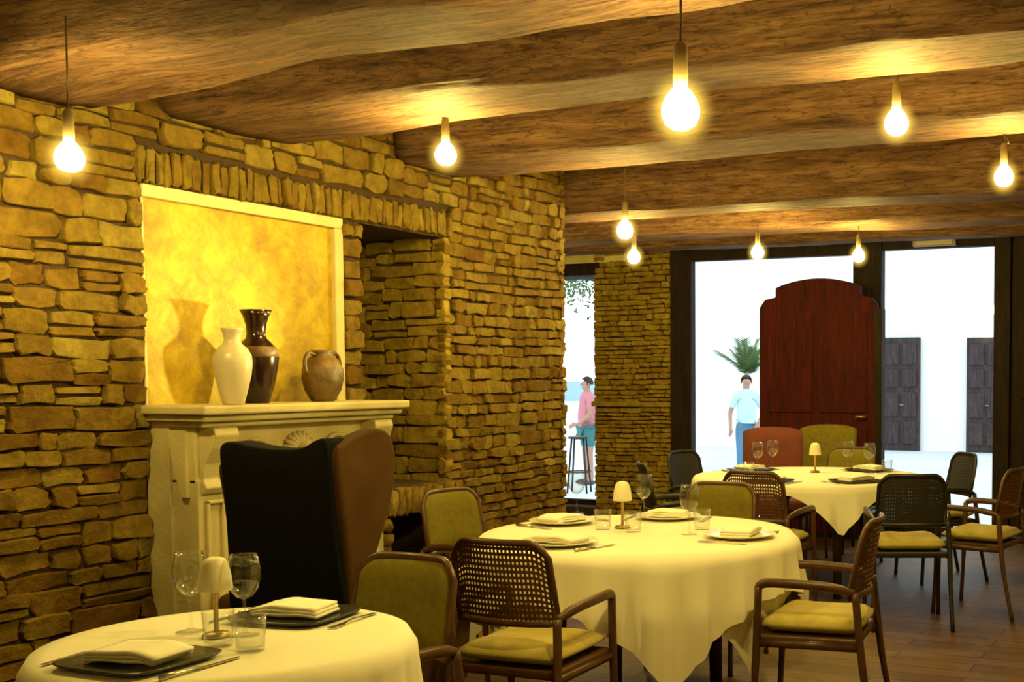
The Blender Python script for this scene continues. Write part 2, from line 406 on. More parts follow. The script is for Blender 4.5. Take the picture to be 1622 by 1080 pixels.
# --- other walls
struct(obj('wall_right', boxm(2.3, 2.42, -2.6, BY, 0, CEIL), M['plaster']))
struct(obj('wall_front', boxm(-4.7, 2.42, -2.72, -2.6, 0, CEIL), M['plaster']))
struct(obj('wall_side', boxm(-7.0, -6.85, WEND-.2, BY, 0, CEIL), M['plaster']))
struct(obj('wall_passage', boxm(-7.0, WX-.75, WEND-.3, WEND-.15, 0, CEIL), M['plaster']))
# back wall: pier, piece left of the narrow window, piece over it, solid right end
PL, PR = -5.74, -4.93
DX0, DXA, DXB, DX1, DH = -4.685, -3.09, -2.828, -1.843, 2.475
core = bmesh.new()
box(core, PL, PR, BY, BY+.42, 0, CEIL); box(core, -7.0, -6.45, BY, BY+.42, 0, CEIL)
box(core, -6.45, PL, BY, BY+.42, 0, .10)
wb = struct(obj('wall_back', core, M['mortar']))
bm = bmesh.new(); fb = lambda a, z, d: (a, BY-.014-d, z)
stone_field(bm, PL, PR+.02, 0, 2.62, fb, seed=21, hmin=.034, hmax=.060, lmin=.08, lmax=.24)
stone_field(bm, -7.0, -6.45, 0, 2.4, fb, seed=22)
stone_field(bm, BY, BY+.42, .1, 2.38, lambda a, z, d: (PL+.014+d, a, z), seed=23)
stone_field(bm, BY, BY+.42, 0, 2.5, lambda a, z, d: (PR+.014+d, a, z), seed=24)
obj('stone_facing', bm, M['stone_far'], wb)
# ledge course across the pier
bevel(obj('stone_ledge', boxm(PL-.02, PR+.03, BY-.075, BY, 1.10, 1.15), M['stone_far'], wb), .012)
struct(obj('wall_over_window', boxm(-6.45, PL+.35, BY-.02, BY+.40, 2.50, CEIL), M['plaster']))
lt = struct(obj('trim_1', boxm(-6.5, PL+.06, BY-.03, BY+.42, 2.38, 2.50), M['darkwood'])); bevel(lt, .012)
struct(obj('wall_back_end', boxm(-1.05, 2.42, BY, BY+.3, 0, CEIL), M['plaster']))
struct(obj('wall_over_doors', boxm(PR, -1.05, BY+.02, BY+.3, DH+.13, CEIL), M['plaster']))
# glazed doors in dark frames
w1 = struct(obj('window_1', box(box(box(bmesh.new(), PR+.03, DX0, BY-.06, BY+.05, 0, DH+.13), DX0, DXA, BY-.06, BY+.05, DH, DH+.13), DX0, DXA, BY-.02, BY+.05, 0, .07), M['darkwood'])); bevel(w1, .008)
obj('pane', boxm(DX0, DXA, BY+.012, BY+.020, .07, DH), M['pane'], w1)
w2 = struct(obj('window_2', box(box(box(bmesh.new(), DXA, DXB, BY-.08, BY+.05, 0, DH+.13), DXB, DX1, BY-.06, BY+.05, DH+.03, DH+.13), DXB, DX1, BY-.02, BY+.05, 0, .07), M['darkwood'])); bevel(w2, .008)
obj('pane', boxm(DXB, DX1, BY+.012, BY+.020, .07, DH+.03), M['pane'], w2)
dp = struct(obj('trim_2', box(box(bmesh.new(), DX1, DX1+.14, BY-.06, BY+.05, 0, DH+.13), DX1+.14, -1.05, BY-.02, BY+.05, 0, DH+.13), M['darkwood'])); bevel(dp, .008)
obj('fielded_panel', box(boxm(DX1+.22, -1.15, BY-.04, BY-.02, .15, 1.05), DX1+.22, -1.15, BY-.04, BY-.02, 1.2, 2.35), M['darkwood'], dp)
w3 = struct(obj('window_3', box(box(bmesh.new(), -6.45, -6.40, BY+.2, BY+.26, .1, 2.38), -6.4, PL, BY+.2, BY+.26, .1, .15), M['darkwood']))
obj('pane', boxm(-6.40, PL, BY+.225, BY+.235, .15, 2.38), M['pane'], w3)
# ================================================================== BEAMS
def beam(label, Y, zb, hw, hh, x0, x1, seed, yaw=0., tilt=0., rough=.45, taper=0.):
    bm = bmesh.new(); n = 40; rows = []
    steps = int((x1-x0)/.09)
    for i in range(steps+1):
        x = x0+(x1-x0)*i/steps
        wy = noise.noise(Vector((x*.45, seed, 0)))*.045*rough+yaw*(x+1)
        wz = noise.noise(Vector((x*.5, seed, 7)))*.03*rough+tilt*min(0, x+1.5)
        sc = 1+noise.noise(Vector((x*.6, seed, 3)))*.13*rough+taper*max(0, (-2.1-x)/1.8)
        ring = []
        for k in range(n):
            t = 2*PI*k/n; c, s = math.cos(t), math.sin(t); e = .24
            yy = math.copysign(abs(c)**e, c)*hw*sc; zz = math.copysign(abs(s)**e, s)*hh
            nn = noise.noise(Vector((x*1.3, c*2+seed, s*2)))*.030*rough+noise.noise(Vector((x*4, c*5+seed, s*5)))*.010
            ring.append(bm.verts.new((x, Y+wy+yy+c*nn, zb+hh+wz+zz+s*nn)))
        rows.append(ring)
    for a, b in zip(rows, rows[1:]):
        for k in range(n): bm.faces.new((a[k], a[(k+1) % n], b[(k+1) % n], b[k]))
    bm.faces.new(rows[0][::-1]); bm.faces.new(rows[-1])
    return tag(obj('ceiling_beam', bm, M['beam'], None, True), label, 'beam', 'rough timber ceiling beams')
X1 = 2.28
beam('broad gnarled wooden ceiling beam closest above the camera at the top of the view', 1.72, 2.50, .24, .24, WX, X1, 31)
beam('broad gnarled ceiling beam holding the lamp cord beside the stone wall', 2.86, 2.44, .25, .24, WX, X1, 32, 0, .03, 1.5)
beam('long dark ceiling beam just above the gold wall panel with a looped lamp cord', 3.89, 2.47, .235, .24, WX, X1, 34, .03, .022, .55, .6)
beam('ceiling beam crossing above the middle table, third back with a visible underside', 5.11, 2.47, .28, .24, WX, X1, 36)
beam('ceiling beam past the end of the long stone wall above the far table', 6.76, 2.43, .23, .22, -6.84, X1, 38)
beam('slim ceiling beam nearest the glazed doors at the back', 8.02, 2.44, .22, .2, -6.84, X1, 40)
beam('narrow wooden beam tight against the wall above the glazed doors', 9.45, 2.52, .14, .14, -6.84, X1, 43)
# ================================================================== PENDANT BULBS
def pendant(u, v, z, label, top, loop=None, s=1.):
    p = atz(u, v, z)
    t = thing('pendant_bulb', label, 'lamp', (p.x, p.y, p.z), 0, 'bare bulbs hanging from the beams')
    t.scale = (s, s, s); top = z+(top-z)/s; sc_, s = s, 1.
    prof = [(0, -.090), (.034, -.084), (.064, -.064), (.083, -.030), (.087, .004), (.079, .036), (.058, .066), (.034, .088), (0, .098)]
    obj('bulb', lathem([(r*s, q*s) for r, q in prof], 24), M['halo'], t, True)  # added glow volume that gives a soft halo around the core
    ip = [(0, -.044), (.018, -.041), (.034, -.030), (.042, -.010), (.042, .006), (.034, .026), (.020, .045), (0, .055)]
    c = obj('glowing_core', lathem([(r*s, q*s) for r, q in ip], 20), M['core'], t.children[0], True)
    obj('socket', lathem([(0, .150*s), (.006, .150*s), (.013, .143*s), (.0155, .135*s), (.0165, .075*s), (.016, .048*s), (0, .048*s)], 16), M['socket'], t, True)
    h = top-z
    if loop:
        pts = [(0, 0, .148*s), (0, 0, h-.17), (.02, 0, h-.12), (.022, 0, h-.06), (.004, 0, h-.03), (-.012, 0, h-.07), (-.004, 0, h-.13), (.004, 0, h-.05), (0, 0, h)]
        pts = [q for q in pts if q[2] >= .148*s]
        pts = smooth_curve(pts, 5)
    else: pts = [(0, 0, .148*s), (.002, 0, h*.6), (0, 0, h)]
    obj('cord', tubem(pts, .0032, 6), M['cord'], t, True)
    return t
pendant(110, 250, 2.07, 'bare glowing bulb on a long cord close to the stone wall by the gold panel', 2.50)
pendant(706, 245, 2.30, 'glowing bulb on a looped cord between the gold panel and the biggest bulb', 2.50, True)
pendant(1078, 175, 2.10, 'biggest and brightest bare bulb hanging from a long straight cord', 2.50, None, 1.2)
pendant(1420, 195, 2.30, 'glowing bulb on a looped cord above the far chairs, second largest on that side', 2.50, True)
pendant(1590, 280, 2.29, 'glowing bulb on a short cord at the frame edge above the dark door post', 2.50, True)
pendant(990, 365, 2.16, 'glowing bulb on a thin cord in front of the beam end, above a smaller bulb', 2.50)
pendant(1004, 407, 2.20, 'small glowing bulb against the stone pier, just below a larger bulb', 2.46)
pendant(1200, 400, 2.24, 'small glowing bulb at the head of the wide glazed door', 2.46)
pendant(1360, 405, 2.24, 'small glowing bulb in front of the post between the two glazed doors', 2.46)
# emergency light over the right door
pe = aty(1480, 381, BY-.09)
el = thing('emergency_light', 'slim grey emergency light fitting above the second glazed door', 'light', (pe.x, BY-.07, 2.515))
bevel(obj('housing', boxm(-.19, .19, -.04, .01, 0, .085), M['grey'], el), .01)
obj('diffuser', boxm(-.16, .16, -.048, -.04, .012, .06), M['lens'], el)
# ================================================================== MANTELPIECE
MY0, MY1, MZ = 3.365, 4.43, 1.285
mt = thing('fireplace_mantel', 'cream carved stone fireplace mantelpiece below the gold wall panel', 'fireplace', (WX, 0, 0))
D = .25
b = bmesh.new()
box(b, -.02, D+.09, MY0-.06, MY1+.07, MZ-.035, MZ); box(b, -.02, D+.06, MY0-.04, MY1+.05, MZ-.062, MZ-.035); box(b, -.02, D+.03, MY0-.02, MY1+.025, MZ-.085, MZ-.062)
bevel(obj('shelf', b, M['cream'], mt), .009, 3)
# frieze with an arched under edge
top = MZ-.085; c = (MY0+MY1)/2
out = [(MY0, top), (MY1, top), (MY1, .98)]
arch = []
for k in range(25):
    t = k/24; y = MY1-.14-(MY1-MY0-.28)*t
    s = abs(2*t-1)
    arch.append((y, .98+.085*(1-s**3)-.045*math.exp(-((t-.5)/.09)**2)))
out += arch+[(MY0, .98)]
fz = obj('frieze', prism(bmesh.new(), out, 0, D-.03, lambda a, b_, d: (d, a, b_)), M['cream'], mt); bevel(fz, .006)
# raised border following the arch
obj('arch_moulding', tubem([(D-.028, a, b_+.004) for a, b_ in arch], .013, 8), M['cream'], mt, True)
# carved shell
b = bmesh.new()
for k in range(9):
    an = PI*(k+.5)/9
    e = Vector((D-.022, c+math.cos(an)*.085, 1.09+math.sin(an)*.075))
    tube(b, [(D-.03, c, 1.085), tuple((Vector((D-.02, c, 1.085))+e)/2+Vector((.012, 0, 0))), tuple(e)], [.006, .014, .009], 8)
for s in (-1, 1):
    tube(b, smooth_curve([(D-.03, c+s*.05, 1.07), (D-.02, c+s*.14, 1.10), (D-.02, c+s*.22, 1.14), (D-.02, c+s*.30, 1.12), (D-.02, c+s*.28, 1.09), (D-.03, c+s*.25, 1.11)], 5), .011, 8)
obj('carved_shell', b, M['cream'], mt, True)
for y0, nm in ((MY0, 0), (MY1-.15, 1)):
    b = boxm(0, D-.02, y0, y0+.15, .12, 1.0)
    p_ = obj('pilaster', b, M['cream'], mt); bevel(p_, .006)
    fr_ = bmesh.new()
    for (ya, yb, za, zb) in ((.03, .12, .90, .915), (.03, .12, .66, .675), (.03, .045, .66, .915), (.105, .12, .66, .915)):
        box(fr_, D-.02, D-.004, y0+ya, y0+yb, za, zb)
    bevel(obj('raised_panel', fr_, M['cream'], p_), .005)
    # acanthus scroll running down to the foot
    obj('foot_scroll', tube(bmesh.new(), smooth_curve([(D-.02, y0+.075, .60), (D+.005, y0+.075, .52), (D+.0, y0+.06, .40), (D+.02, y0+.04, .25), (D+.05, y0+.02, .14), (D+.03, y0+.05, .12)], 6), [.02]*13+[.03]*6+[.035]*12, 10), M['cream'], p_, True)
    bevel(obj('plinth', boxm(-.01, D+.04, y0-.03, y0+.18, 0, .12), M['cream'], p_), .008)
    # console bracket under the shelf
    cp = [(D-.03, 1.20), (D+.05, 1.20), (D+.06, 1.17), (D+.04, 1.12), (D+.005, 1.06), (D-.01, 1.0), (D+.01, .965), (D-.005, .94), (D-.03, .94)]
    bevel(obj('corbel', prism(bmesh.new(), cp, y0+.015, y0+.135, lambda a, b_, d: (a, d, b_)), M['cream'], mt), .006)
sp = obj('side_panel', boxm(-.02, .10, MY0-.012, MY0, .02, 1.2), M['cream'], mt)
obj('side_scroll', prism(bmesh.new(), [(.10, 1.19), (.19, 1.19), (.19, .93), (.165, .93), (.15, .97), (.12, 1.06)], MY0-.02, MY0, lambda a, b_, d: (a, d, b_)), M['cream'], mt)
obj('firebox', box(box(boxm(-.02, .03, MY0+.15, MY1-.15, 0, .98), .03, D-.06, MY0+.15, MY0+.18, 0, .98), .03, D-.06, MY1-.18, MY1-.15, 0, .98), M['near_black'], mt)
# ---- brick fire nook in the deep niche beside the mantel
bk = thing('brick_hearth', 'low brick hearth with a dark opening between the mantelpiece and the stone wall', 'hearth', (WX, 0, 0))
NB0, NB1 = NY0-.02, NY1-.02
b = bmesh.new(); rnd = random.Random(3); a = NB0
while a < NB1-.02:
    w = min(rnd.uniform(.05, .07), NB1-a)
    add_stone(b, a, a+w, .70, .84, rnd.uniform(.0, .012), lambda q, z, d: (.10+d, q, z), rnd); a += w
obj('brick_lintel', b, M['brick'], bk, True)
obj('hood', boxm(-.5, .09, NB0+.03, NB1-.01, .705, .835), M['mortar'], bk)
b = bmesh.new(); rnd = random.Random(9)
for y0 in (NB0, NB1-.10):
    b = bmesh.new(); z = 0
    while z < .69:
        add_stone(b, y0, y0+.10, z, z+.07, rnd.uniform(0, .01), lambda q, zz, d: (.09+d, q, zz), rnd); z += .07
    jb = obj('brick_jamb', b, M['brick'], bk, True)
    obj('mortar_core', boxm(-.5, .08, max(y0, NB0+.03), min(y0+.10, NB1-.01), 0, .705), M['mortar'], jb)
obj('dark_lining', boxm(-.52, -.46, NB0+.10, NB1-.10, 0, .70), M['near_black'], bk)  # near-black sheet closing the back of the opening
# ================================================================== VASES ON THE MANTEL
def vase(name, u, X, prof, m, label):
    p = atx(u, 640, X)
    t = thing(name, label, 'vase', (X, p.y, MZ))
    return t, obj('body', lathem(prof, 32), m, t, True)
t, o_ = vase('vase', 370, WX+.26, [(0, 0), (.036, 0), (.040, .006), (.052, .05), (.068, .12), (.073, .165), (.070, .195), (.056, .222), (.036, .240), (.030, .252), (.031, .270), (.038, .292), (.044, .302), (.040, .304), (.034, .295), (.026, .255), (0, .25)], M['ceramic'], 'slender pale cream vase in front on the mantel shelf')
t, o_ = vase('vase', 408, WX+.15, [(0, 0), (.046, 0), (.050, .01), (.066, .07), (.083, .15), (.088, .19), (.083, .222), (.060, .252), (.042, .27), (.037, .29), (.040, .325), (.050, .36), (.064, .388), (.058, .389), (.045, .365), (.03, .30), (0, .29)], M['darkglaze'], 'tall dark brown glazed vase with a flared neck behind the pale vase')
obj('highlight_band', lathem([(.0836, .190), (.0888, .195), (.0842, .2225), (.075, .236)], 32), M['bronze'], t, True)  # brown ring standing in for the glossy highlight round the shoulder
t, o_ = vase('jug', 512, WX+.14, [(0, 0), (.048, 0), (.055, .01), (.078, .05), (.090, .10), (.088, .145), (.070, .185), (.045, .205), (.042, .215), (.052, .228), (.046, .229), (.035, .21), (0, .2)], M['bronze'], 'squat round brown jug with handles at the end of the mantel shelf')
for s in (-1, 1):
    obj('handle', tubem(smooth_curve([(0, s*.045, .208), (0, s*.085, .215), (0, s*.108, .18), (0, s*.102, .14), (0, s*.082, .12)], 5), .009, 8), M['bronze'], t, True)
# ================================================================== CHAIRS
def back_pt(s, t, off=0.):
    """s -1..1 across, t 0..1 up; local coords, sitter faces +y"""
    hgt = .275*(1-.20*max(0, (abs(s)-.62)/.38)**2.2)
    z = .58+t*hgt
    y = -.235-.055*t-.0+.055*(s*s)-off
    return Vector((s*.232*(1-.05*t), y, z))
def lattice_bm(hole=.42):
    bm = bmesh.new(); nu, nv = 26, 14
    V = [[bm.verts.new(back_pt(-1+2*i/nu, j/nv)) for i in range(nu+1)] for j in range(nv+1)]
    kill = []
    for j in range(nv):
        for i in range(nu):
            q = (V[j][i], V[j][i+1], V[j+1][i+1], V[j+1][i])
            c_ = sum((v.co for v in q), Vector())/4
            inn = [bm.verts.new(c_+(v.co-c_)*hole) for v in q]
            for k in range(4): bm.faces.new((q[k], q[(k+1) % 4], inn[(k+1) % 4], inn[k]))
    return bm
def pad_bm(thick=.030, nu=14, nv=8):
    bm = bmesh.new(); fr_, bk_ = [], []
    for j in range(nv+1):
        A, B = [], []
        for i in range(nu+1):
            s, t = -1+2*i/nu, j/nv
            e = 1-max(abs(s), abs(2*t-1))**6*.9
            p = back_pt(s*.99, t)
            A.append(bm.verts.new(p+Vector((0, thick*e, 0)))); B.append(bm.verts.new(p-Vector((0, thick*.6*e, 0))))
        fr_.append(A); bk_.append(B)
    for G in (fr_, bk_):
        for j in range(nv):
            for i in range(nu): bm.faces.new((G[j][i], G[j][i+1], G[j+1][i+1], G[j+1][i]))
    ed = lambda G: G[0]+[r[-1] for r in G[1:]]+G[-1][-2::-1]+[r[0] for r in G[-2:0:-1]]
    a, b_ = ed(fr_), ed(bk_)
    for k in range(len(a)): bm.faces.new((a[k], a[(k+1) % len(a)], b_[(k+1) % len(a)], b_[k]))
    return bm
def cushion_bm(w, d, z0, z1, n=10):
    bm = bmesh.new(); T, B = [], []
    for j in range(n+1):
        a_, b_ = [], []
        for i in range(n+1):
            s, t = -1+2*i/n, -1+2*j/n
            m_ = max(abs(s), abs(t)); e = (1-m_**5)
            rr = 1-.05*(abs(s)*abs(t))**4
            x, y = s*w/2*rr, t*d/2*rr
            zc = (z0+z1)/2
            wob = noise.noise(Vector((s*2.5, t*2.5, 1)))*.006
            a_.append(bm.verts.new((x, y, zc+.006+(z1-zc-.006)*e+wob*e))); b_.append(bm.verts.new((x, y, zc-.006-(zc-z0-.006)*e)))
        T.append(a_); B.append(b_)
    for G in (T, B):
        for j in range(n):
            for i in range(n): bm.faces.new((G[j][i], G[j][i+1], G[j+1][i+1], G[j+1][i]))
    ed = lambda G: G[0]+[r[-1] for r in G[1:]]+G[-1][-2::-1]+[r[0] for r in G[-2:0:-1]]
    a, b_ = ed(T), ed(B)
    for k in range(len(a)): bm.faces.new((a[k], a[(k+1) % len(a)], b_[(k+1) % len(a)], b_[k]))
    return bm
def make_armchair(kind, label):
    fm = M['frame_black'] if kind == 'black' else M['frame_brown']
    t = thing('dining_armchair', label, 'chair', group='armchairs around the tables')
    if kind == 'olive':
        obj('backrest', pad_bm(), M['olive'], t, True)
    else:
        obj('backrest', lattice_bm(.07 if kind == 'black' else .44), M['weave_black'] if kind == 'black' else M['weave'], t)
    rim = [back_pt(-1, 0), back_pt(-1, .5)]+[back_pt(-1+2*k/20, 1) for k in range(21)]+[back_pt(1, .5), back_pt(1, 0)]
    lo = [back_pt(1-2*k/12, 0) for k in range(13)]
    obj('back_frame', tubem(rim+lo[1:], .0125, 8), fm, t, True)
    for s in (-1, 1):
        obj('leg', tubem(smooth_curve([(s*.262, .262, 0), (s*.258, .245, .25), (s*.255, .235, .45), (s*.255, .228, .615)], 4), [.015]*5+[.018]*8, 10), fm, t, True)
        obj('leg', tubem(smooth_curve([(s*.262, -.325, 0), (s*.255, -.262, .25), (s*.252, -.232, .44), (s*.240, -.212, .60)], 4), [.015]*5+[.018]*8, 10), fm, t, True)
        obj('armrest', tubem(smooth_curve([(s*.240, -.210, .60), (s*.262, -.10, .622), (s*.268, .08, .63), (s*.262, .19, .628), (s*.256, .232, .612)], 5), [.014]*3+[.018]*15+[.016]*3, 10), fm, t, True)
        obj('seat_rail', tubem([(s*.25, .24, .40), (s*.25, -.235, .40)], .016, 8), fm, t, True)
    sb = obj('seat', boxm(-.245, .245, -.225, .235, .395, .43), fm, t); bevel(sb, .012, 3)
    obj('seat_cushion', cushion_bm(.475, .46, .428, .505), M['cushion'], t, True)
    return t
protos = {}
def armchair(kind, x, y, face, label):
    """face = direction the sitter looks"""
    if kind not in protos: o = protos[kind] = make_armchair(kind, label)
    else: o = copy_tree(protos[kind], label)
    o.location = (x, y, 0); o.rotation_euler = (0, 0, math.atan2(face[1], face[0])-PI/2); o.scale = (.83, .83, 1)
    return o
NEAR, NR = (-2.287, 2.181), .43
MAIN, MR = (-2.272, 4.336), .645
FAR, FR = (-2.525, 7.231), .755
armchair('olive', -2.27, 2.625, (-.05, -1), 'armchair with an olive padded back drawn up behind the small front table')
armchair('brown', -2.225, 3.45, (-.03, 1), 'brown woven-back armchair with yellow cushion between the front and middle tables, seen from behind')
armchair('olive', -3.20, 4.55, (1, -.12), 'olive-backed armchair beside the brick hearth, left of the middle table')
armchair('brown', -1.445, 4.26, (-1, -.12), 'brown armchair turned side-on at the right of the middle table, closest to the frame bottom')
armchair('olive', -2.34, 5.165, (.02, -1), 'olive-backed armchair on the far side of the middle table')
armchair('brown', -2.455, 6.29, (.05, 1), 'brown woven-back armchair just behind the olive chair of the middle table')
armchair('black', -1.66, 6.43, (-.38, .92), 'black woven-back armchair with yellow cushion in front of the far table')
armchair('brown', -1.33, 6.93, (-1, .18), 'brown armchair side-on by the dark door post, rightmost of all chairs')
armchair('black', -1.83, 7.93, (-.75, -.6), 'black armchair past the rightmost brown chair, framed by the bright glazed door')
armchair('black', -3.16, 6.54, (.80, .55), 'black armchair edge-on beside the stone pier, behind the glasses of the middle table')
armchair('black', -3.40, 7.52, (1, -.2), 'black armchair partly hidden beside the burgundy chair at the far table')
armchair('olive', -2.60, 8.20, (0, -1), 'low olive-backed armchair behind the wine glasses of the far table')
# tall upholstered chairs at the far table
def make_tall(m, label):
    t = thing('upholstered_chair', label, 'chair', group='tall upholstered chairs at the far table')
    b = bmesh.new(); nu, nv = 12, 10; G = {}
    for sd in (0, 1):
        for j in range(nv+1):
            for i in range(nu+1):
                s, q = -1+2*i/nu, j/nv
                e = 1-max(abs(s), abs(2*q-1))**6*.85
                z = .45+q*.55*(1-.06*abs(s)**3)
                y = -.22-.07*q+.05*s*s
                G[sd, j, i] = b.verts.new((s*.235, y+(.035*e if sd == 0 else -.035*e), z))
        for j in range(nv):
            for i in range(nu): b.faces.new((G[sd, j, i], G[sd, j, i+1], G[sd, j+1, i+1], G[sd, j+1, i]))
    idx = [(0, i) for i in range(nu+1)]+[(j, nu) for j in range(1, nv+1)]+[(nv, i) for i in range(nu-1, -1, -1)]+[(j, 0) for j in range(nv-1, 0, -1)]
    for k in range(len(idx)):
        p, q = idx[k], idx[(k+1) % len(idx)]
        b.faces.new((G[(0,)+p], G[(0,)+q], G[(1,)+q], G[(1,)+p]))
    obj('backrest', b, m, t, True)
    bevel(obj('seat', boxm(-.24, .24, -.22, .24, .38, .48), m, t), .03, 3)
    for sx in (-1, 1):
        for sy in (-1, 1):
            obj('leg', tubem([(sx*.21, sy*.20, .39), (sx*.215, sy*.215, 0)], [.02, .013], 8), M['tabwood'], t, True)
    return t
def tall(m, x, y, face, label):
    o = make_tall(m, label); o.location = (x, y, 0); o.rotation_euler = (0, 0, math.atan2(face[1], face[0])-PI/2)
tall(M['burgundy'], -3.17, 8.27, (.4, -.9), 'tall burgundy upholstered chair behind the far table')
tall(M['olive'], -2.99, 8.86, (.1, -1), 'tall olive upholstered chair between the burgundy chair and the arched door leaf')
# ---- wing chair
wc = thing('wing_chair', 'black velvet wing armchair with outer wings toned as lamplit brown in front of the mantelpiece', 'chair', (-2.84, 2.98, 0), .04)
# back: outline in x,z with raised corners
ol = smooth_curve([(-.225, 0, .30), (-.24, 0, .62), (-.225, 0, .80), (-.215, 0, 1.0), (-.218, 0, 1.13), (-.205, 0, 1.175), (-.16, 0, 1.185), (-.08, 0, 1.172), (.02, 0, 1.165), (.11, 0, 1.170), (.17, 0, 1.195), (.205, 0, 1.20), (.218, 0, 1.15), (.215, 0, 1.0), (.22, 0, .80), (.235, 0, .62), (.225, 0, .30)], 4)
bo = obj('backrest', prism(bmesh.new(), [(p.x, p.z) for p in ol], 0, .10, lambda a, z, d: (a, d-.10*(z-.3), z)), M['velvet'], wc, True); bevel(bo, .025, 3)
for s in (-1, 1):
    wp = smooth_curve([(-.02, 0, .58), (-.035, 0, .80), (-.06, 0, 1.0), (-.075, 0, 1.15), (-.02, 0, 1.19), (.06, 0, 1.215), (.13, 0, 1.225), (.185, 0, 1.20), (.21, 0, 1.12), (.19, 0, 1.0), (.14, 0, .88), (.08, 0, .76), (.05, 0, .66), (.02, 0, .58)], 4)
    if s < 0: wp = [Vector((p.x, 0, p.z-max(0, p.z-1.0)*.32)) for p in wp]
    def fwing(y, z, d, s=s): return (s*(.195+d+.02*max(0, y)), y+.01, z)
    w_ = obj('wing', prism(bmesh.new(), [(p.x, p.z) for p in wp], -.02, .05, fwing), M['litvelvet'], wc, True); bevel(w_, .02, 3)
    ar = smooth_curve([(0, 0, .30), (0, 0, .60), (.06, 0, .655), (.30, 0, .63), (.50, 0, .60), (.54, 0, .56), (.53, 0, .30)], 4)
    a_ = obj('arm', prism(bmesh.new(), [(p.x, p.z) for p in ar], .0, .10, lambda y, z, d, s=s: (s*(.215+d+.05*max(0, z-.35)), y, z)), M['litvelvet'], wc, True); bevel(a_, .03, 3)
    for sy in (.06, .50):
        obj('leg', tubem([(s*.23, sy, .24), (s*.235, sy+(.03 if sy > .3 else -.04), 0)], [.024, .014], 8), M['tabwood'], wc, True)
bevel(obj('base', boxm(-.27, .27, .0, .54, .22, .36), M['velvet'], wc), .02)
obj('seat_cushion', cushion_bm(.44, .46, .355, .48), M['velvet'], wc, True).location = (0, .31, 0)
# ================================================================== TABLES AND CLOTHS
def table(c, r, label, legs=4):
    t = thing('dining_table', label, 'table', (*c, 0), 0, 'round dining tables')
    obj('tabletop', lathem([(0, .705), (r-.02, .705), (r-.008, .712), (r-.008, .738), (0, .738)], 48), M['tabwood'], t)
    q = r*.52
    for k in range(4):
        an = PI/4+k*PI/2
        obj('leg', tubem([(math.cos(an)*q, math.sin(an)*q, .705), (math.cos(an)*q*1.04, math.sin(an)*q*1.04, 0)], [.035, .026], 12), M['tabwood'], t, True)
    return t
def cloth(c, r, half, rot, label, seed, folds=9, amp=.035, z0=.7415, over=.0, nxt=None):
    bm = bmesh.new(); na = 168; rows = []
    top = [0, .35, .7, .9, 1.0]; hang = 14
    ctr = bm.verts.new((0, 0, z0+.0045))
    for k, q in enumerate(top[1:]):
        rows.append([bm.verts.new((r*q*math.cos(2*PI*i/na), r*q*math.sin(2*PI*i/na), z0+.0045-(.002 if k == 3 else 0))) for i in range(na)])
    for j in range(1, hang+1):
        f = j/hang; ring = []
        for i in range(na):
            t = 2*PI*i/na
            tt = t-rot
            m_ = max(abs(math.cos(tt)), abs(math.sin(tt)))
            L = max(.05, half/m_-r)*(1+.06*noise.noise(Vector((math.cos(t)*2, math.sin(t)*2, seed))))
            s = f*L
            g = min(1, s/.22)
            ph = folds*t+1.3*noise.noise(Vector((math.cos(t)*1.5, math.sin(t)*1.5, seed+5)))*2
            wv = math.sin(ph)*.6+math.sin(ph*2.3+1+seed)*.4
            rr = r+.008+over+.012*min(1, s/.03)+amp*g*(wv*.5+.35)*(.5+.5*g)-.02*s
            ring.append(bm.verts.new((rr*math.cos(t), rr*math.sin(t), z0-.003-s*.985)))
        rows.append(ring)
    for i in range(na): bm.faces.new((ctr, rows[0][i], rows[0][(i+1) % na]))
    for a, b in zip(rows, rows[1:]):
        for i in range(na): bm.faces.new((a[i], a[(i+1) % na], b[(i+1) % na], b[i]))
    o = obj('tablecloth', bm, M['cloth'], None, True, (*c, 0))
    return tag(o, label, 'tablecloth', 'white tablecloths')
table(NEAR, NR, 'small round table under a white cloth, closest to the camera')
table(MAIN, MR, 'large round table under a white cloth in the middle of the room')
table(FAR, FR, 'round table under a white cloth near the glazed doors')
tipdir = lambda c, u, v, z: math.atan2(atz(u, v, z).y-c[1], atz(u, v, z).x-c[0])
cloth(NEAR, NR, .62, .0, 'white cloth over the small round front table', 1., 17, .04)
a1 = tipdir(MAIN, 1060, 1085, .26)-PI/4
cloth(MAIN, MR, .835, a1, 'white cloth with a long hanging corner over the middle round table', 2., 23, .062, over=.012)
a2 = tipdir(MAIN, 1166, 1040, .31)-PI/4
cloth(MAIN, MR-.012, .80, a2, 'white underlay cloth whose corner hangs below the middle table top cloth', 3., 23, .016, z0=.7375)
a3 = tipdir(FAR, 1332, 838, .49)-PI/4
cloth(FAR, FR, .745+.0+.0, a3, 'white cloth with a pointed front corner over the far table', 4., 19, .05)
TZ = .748
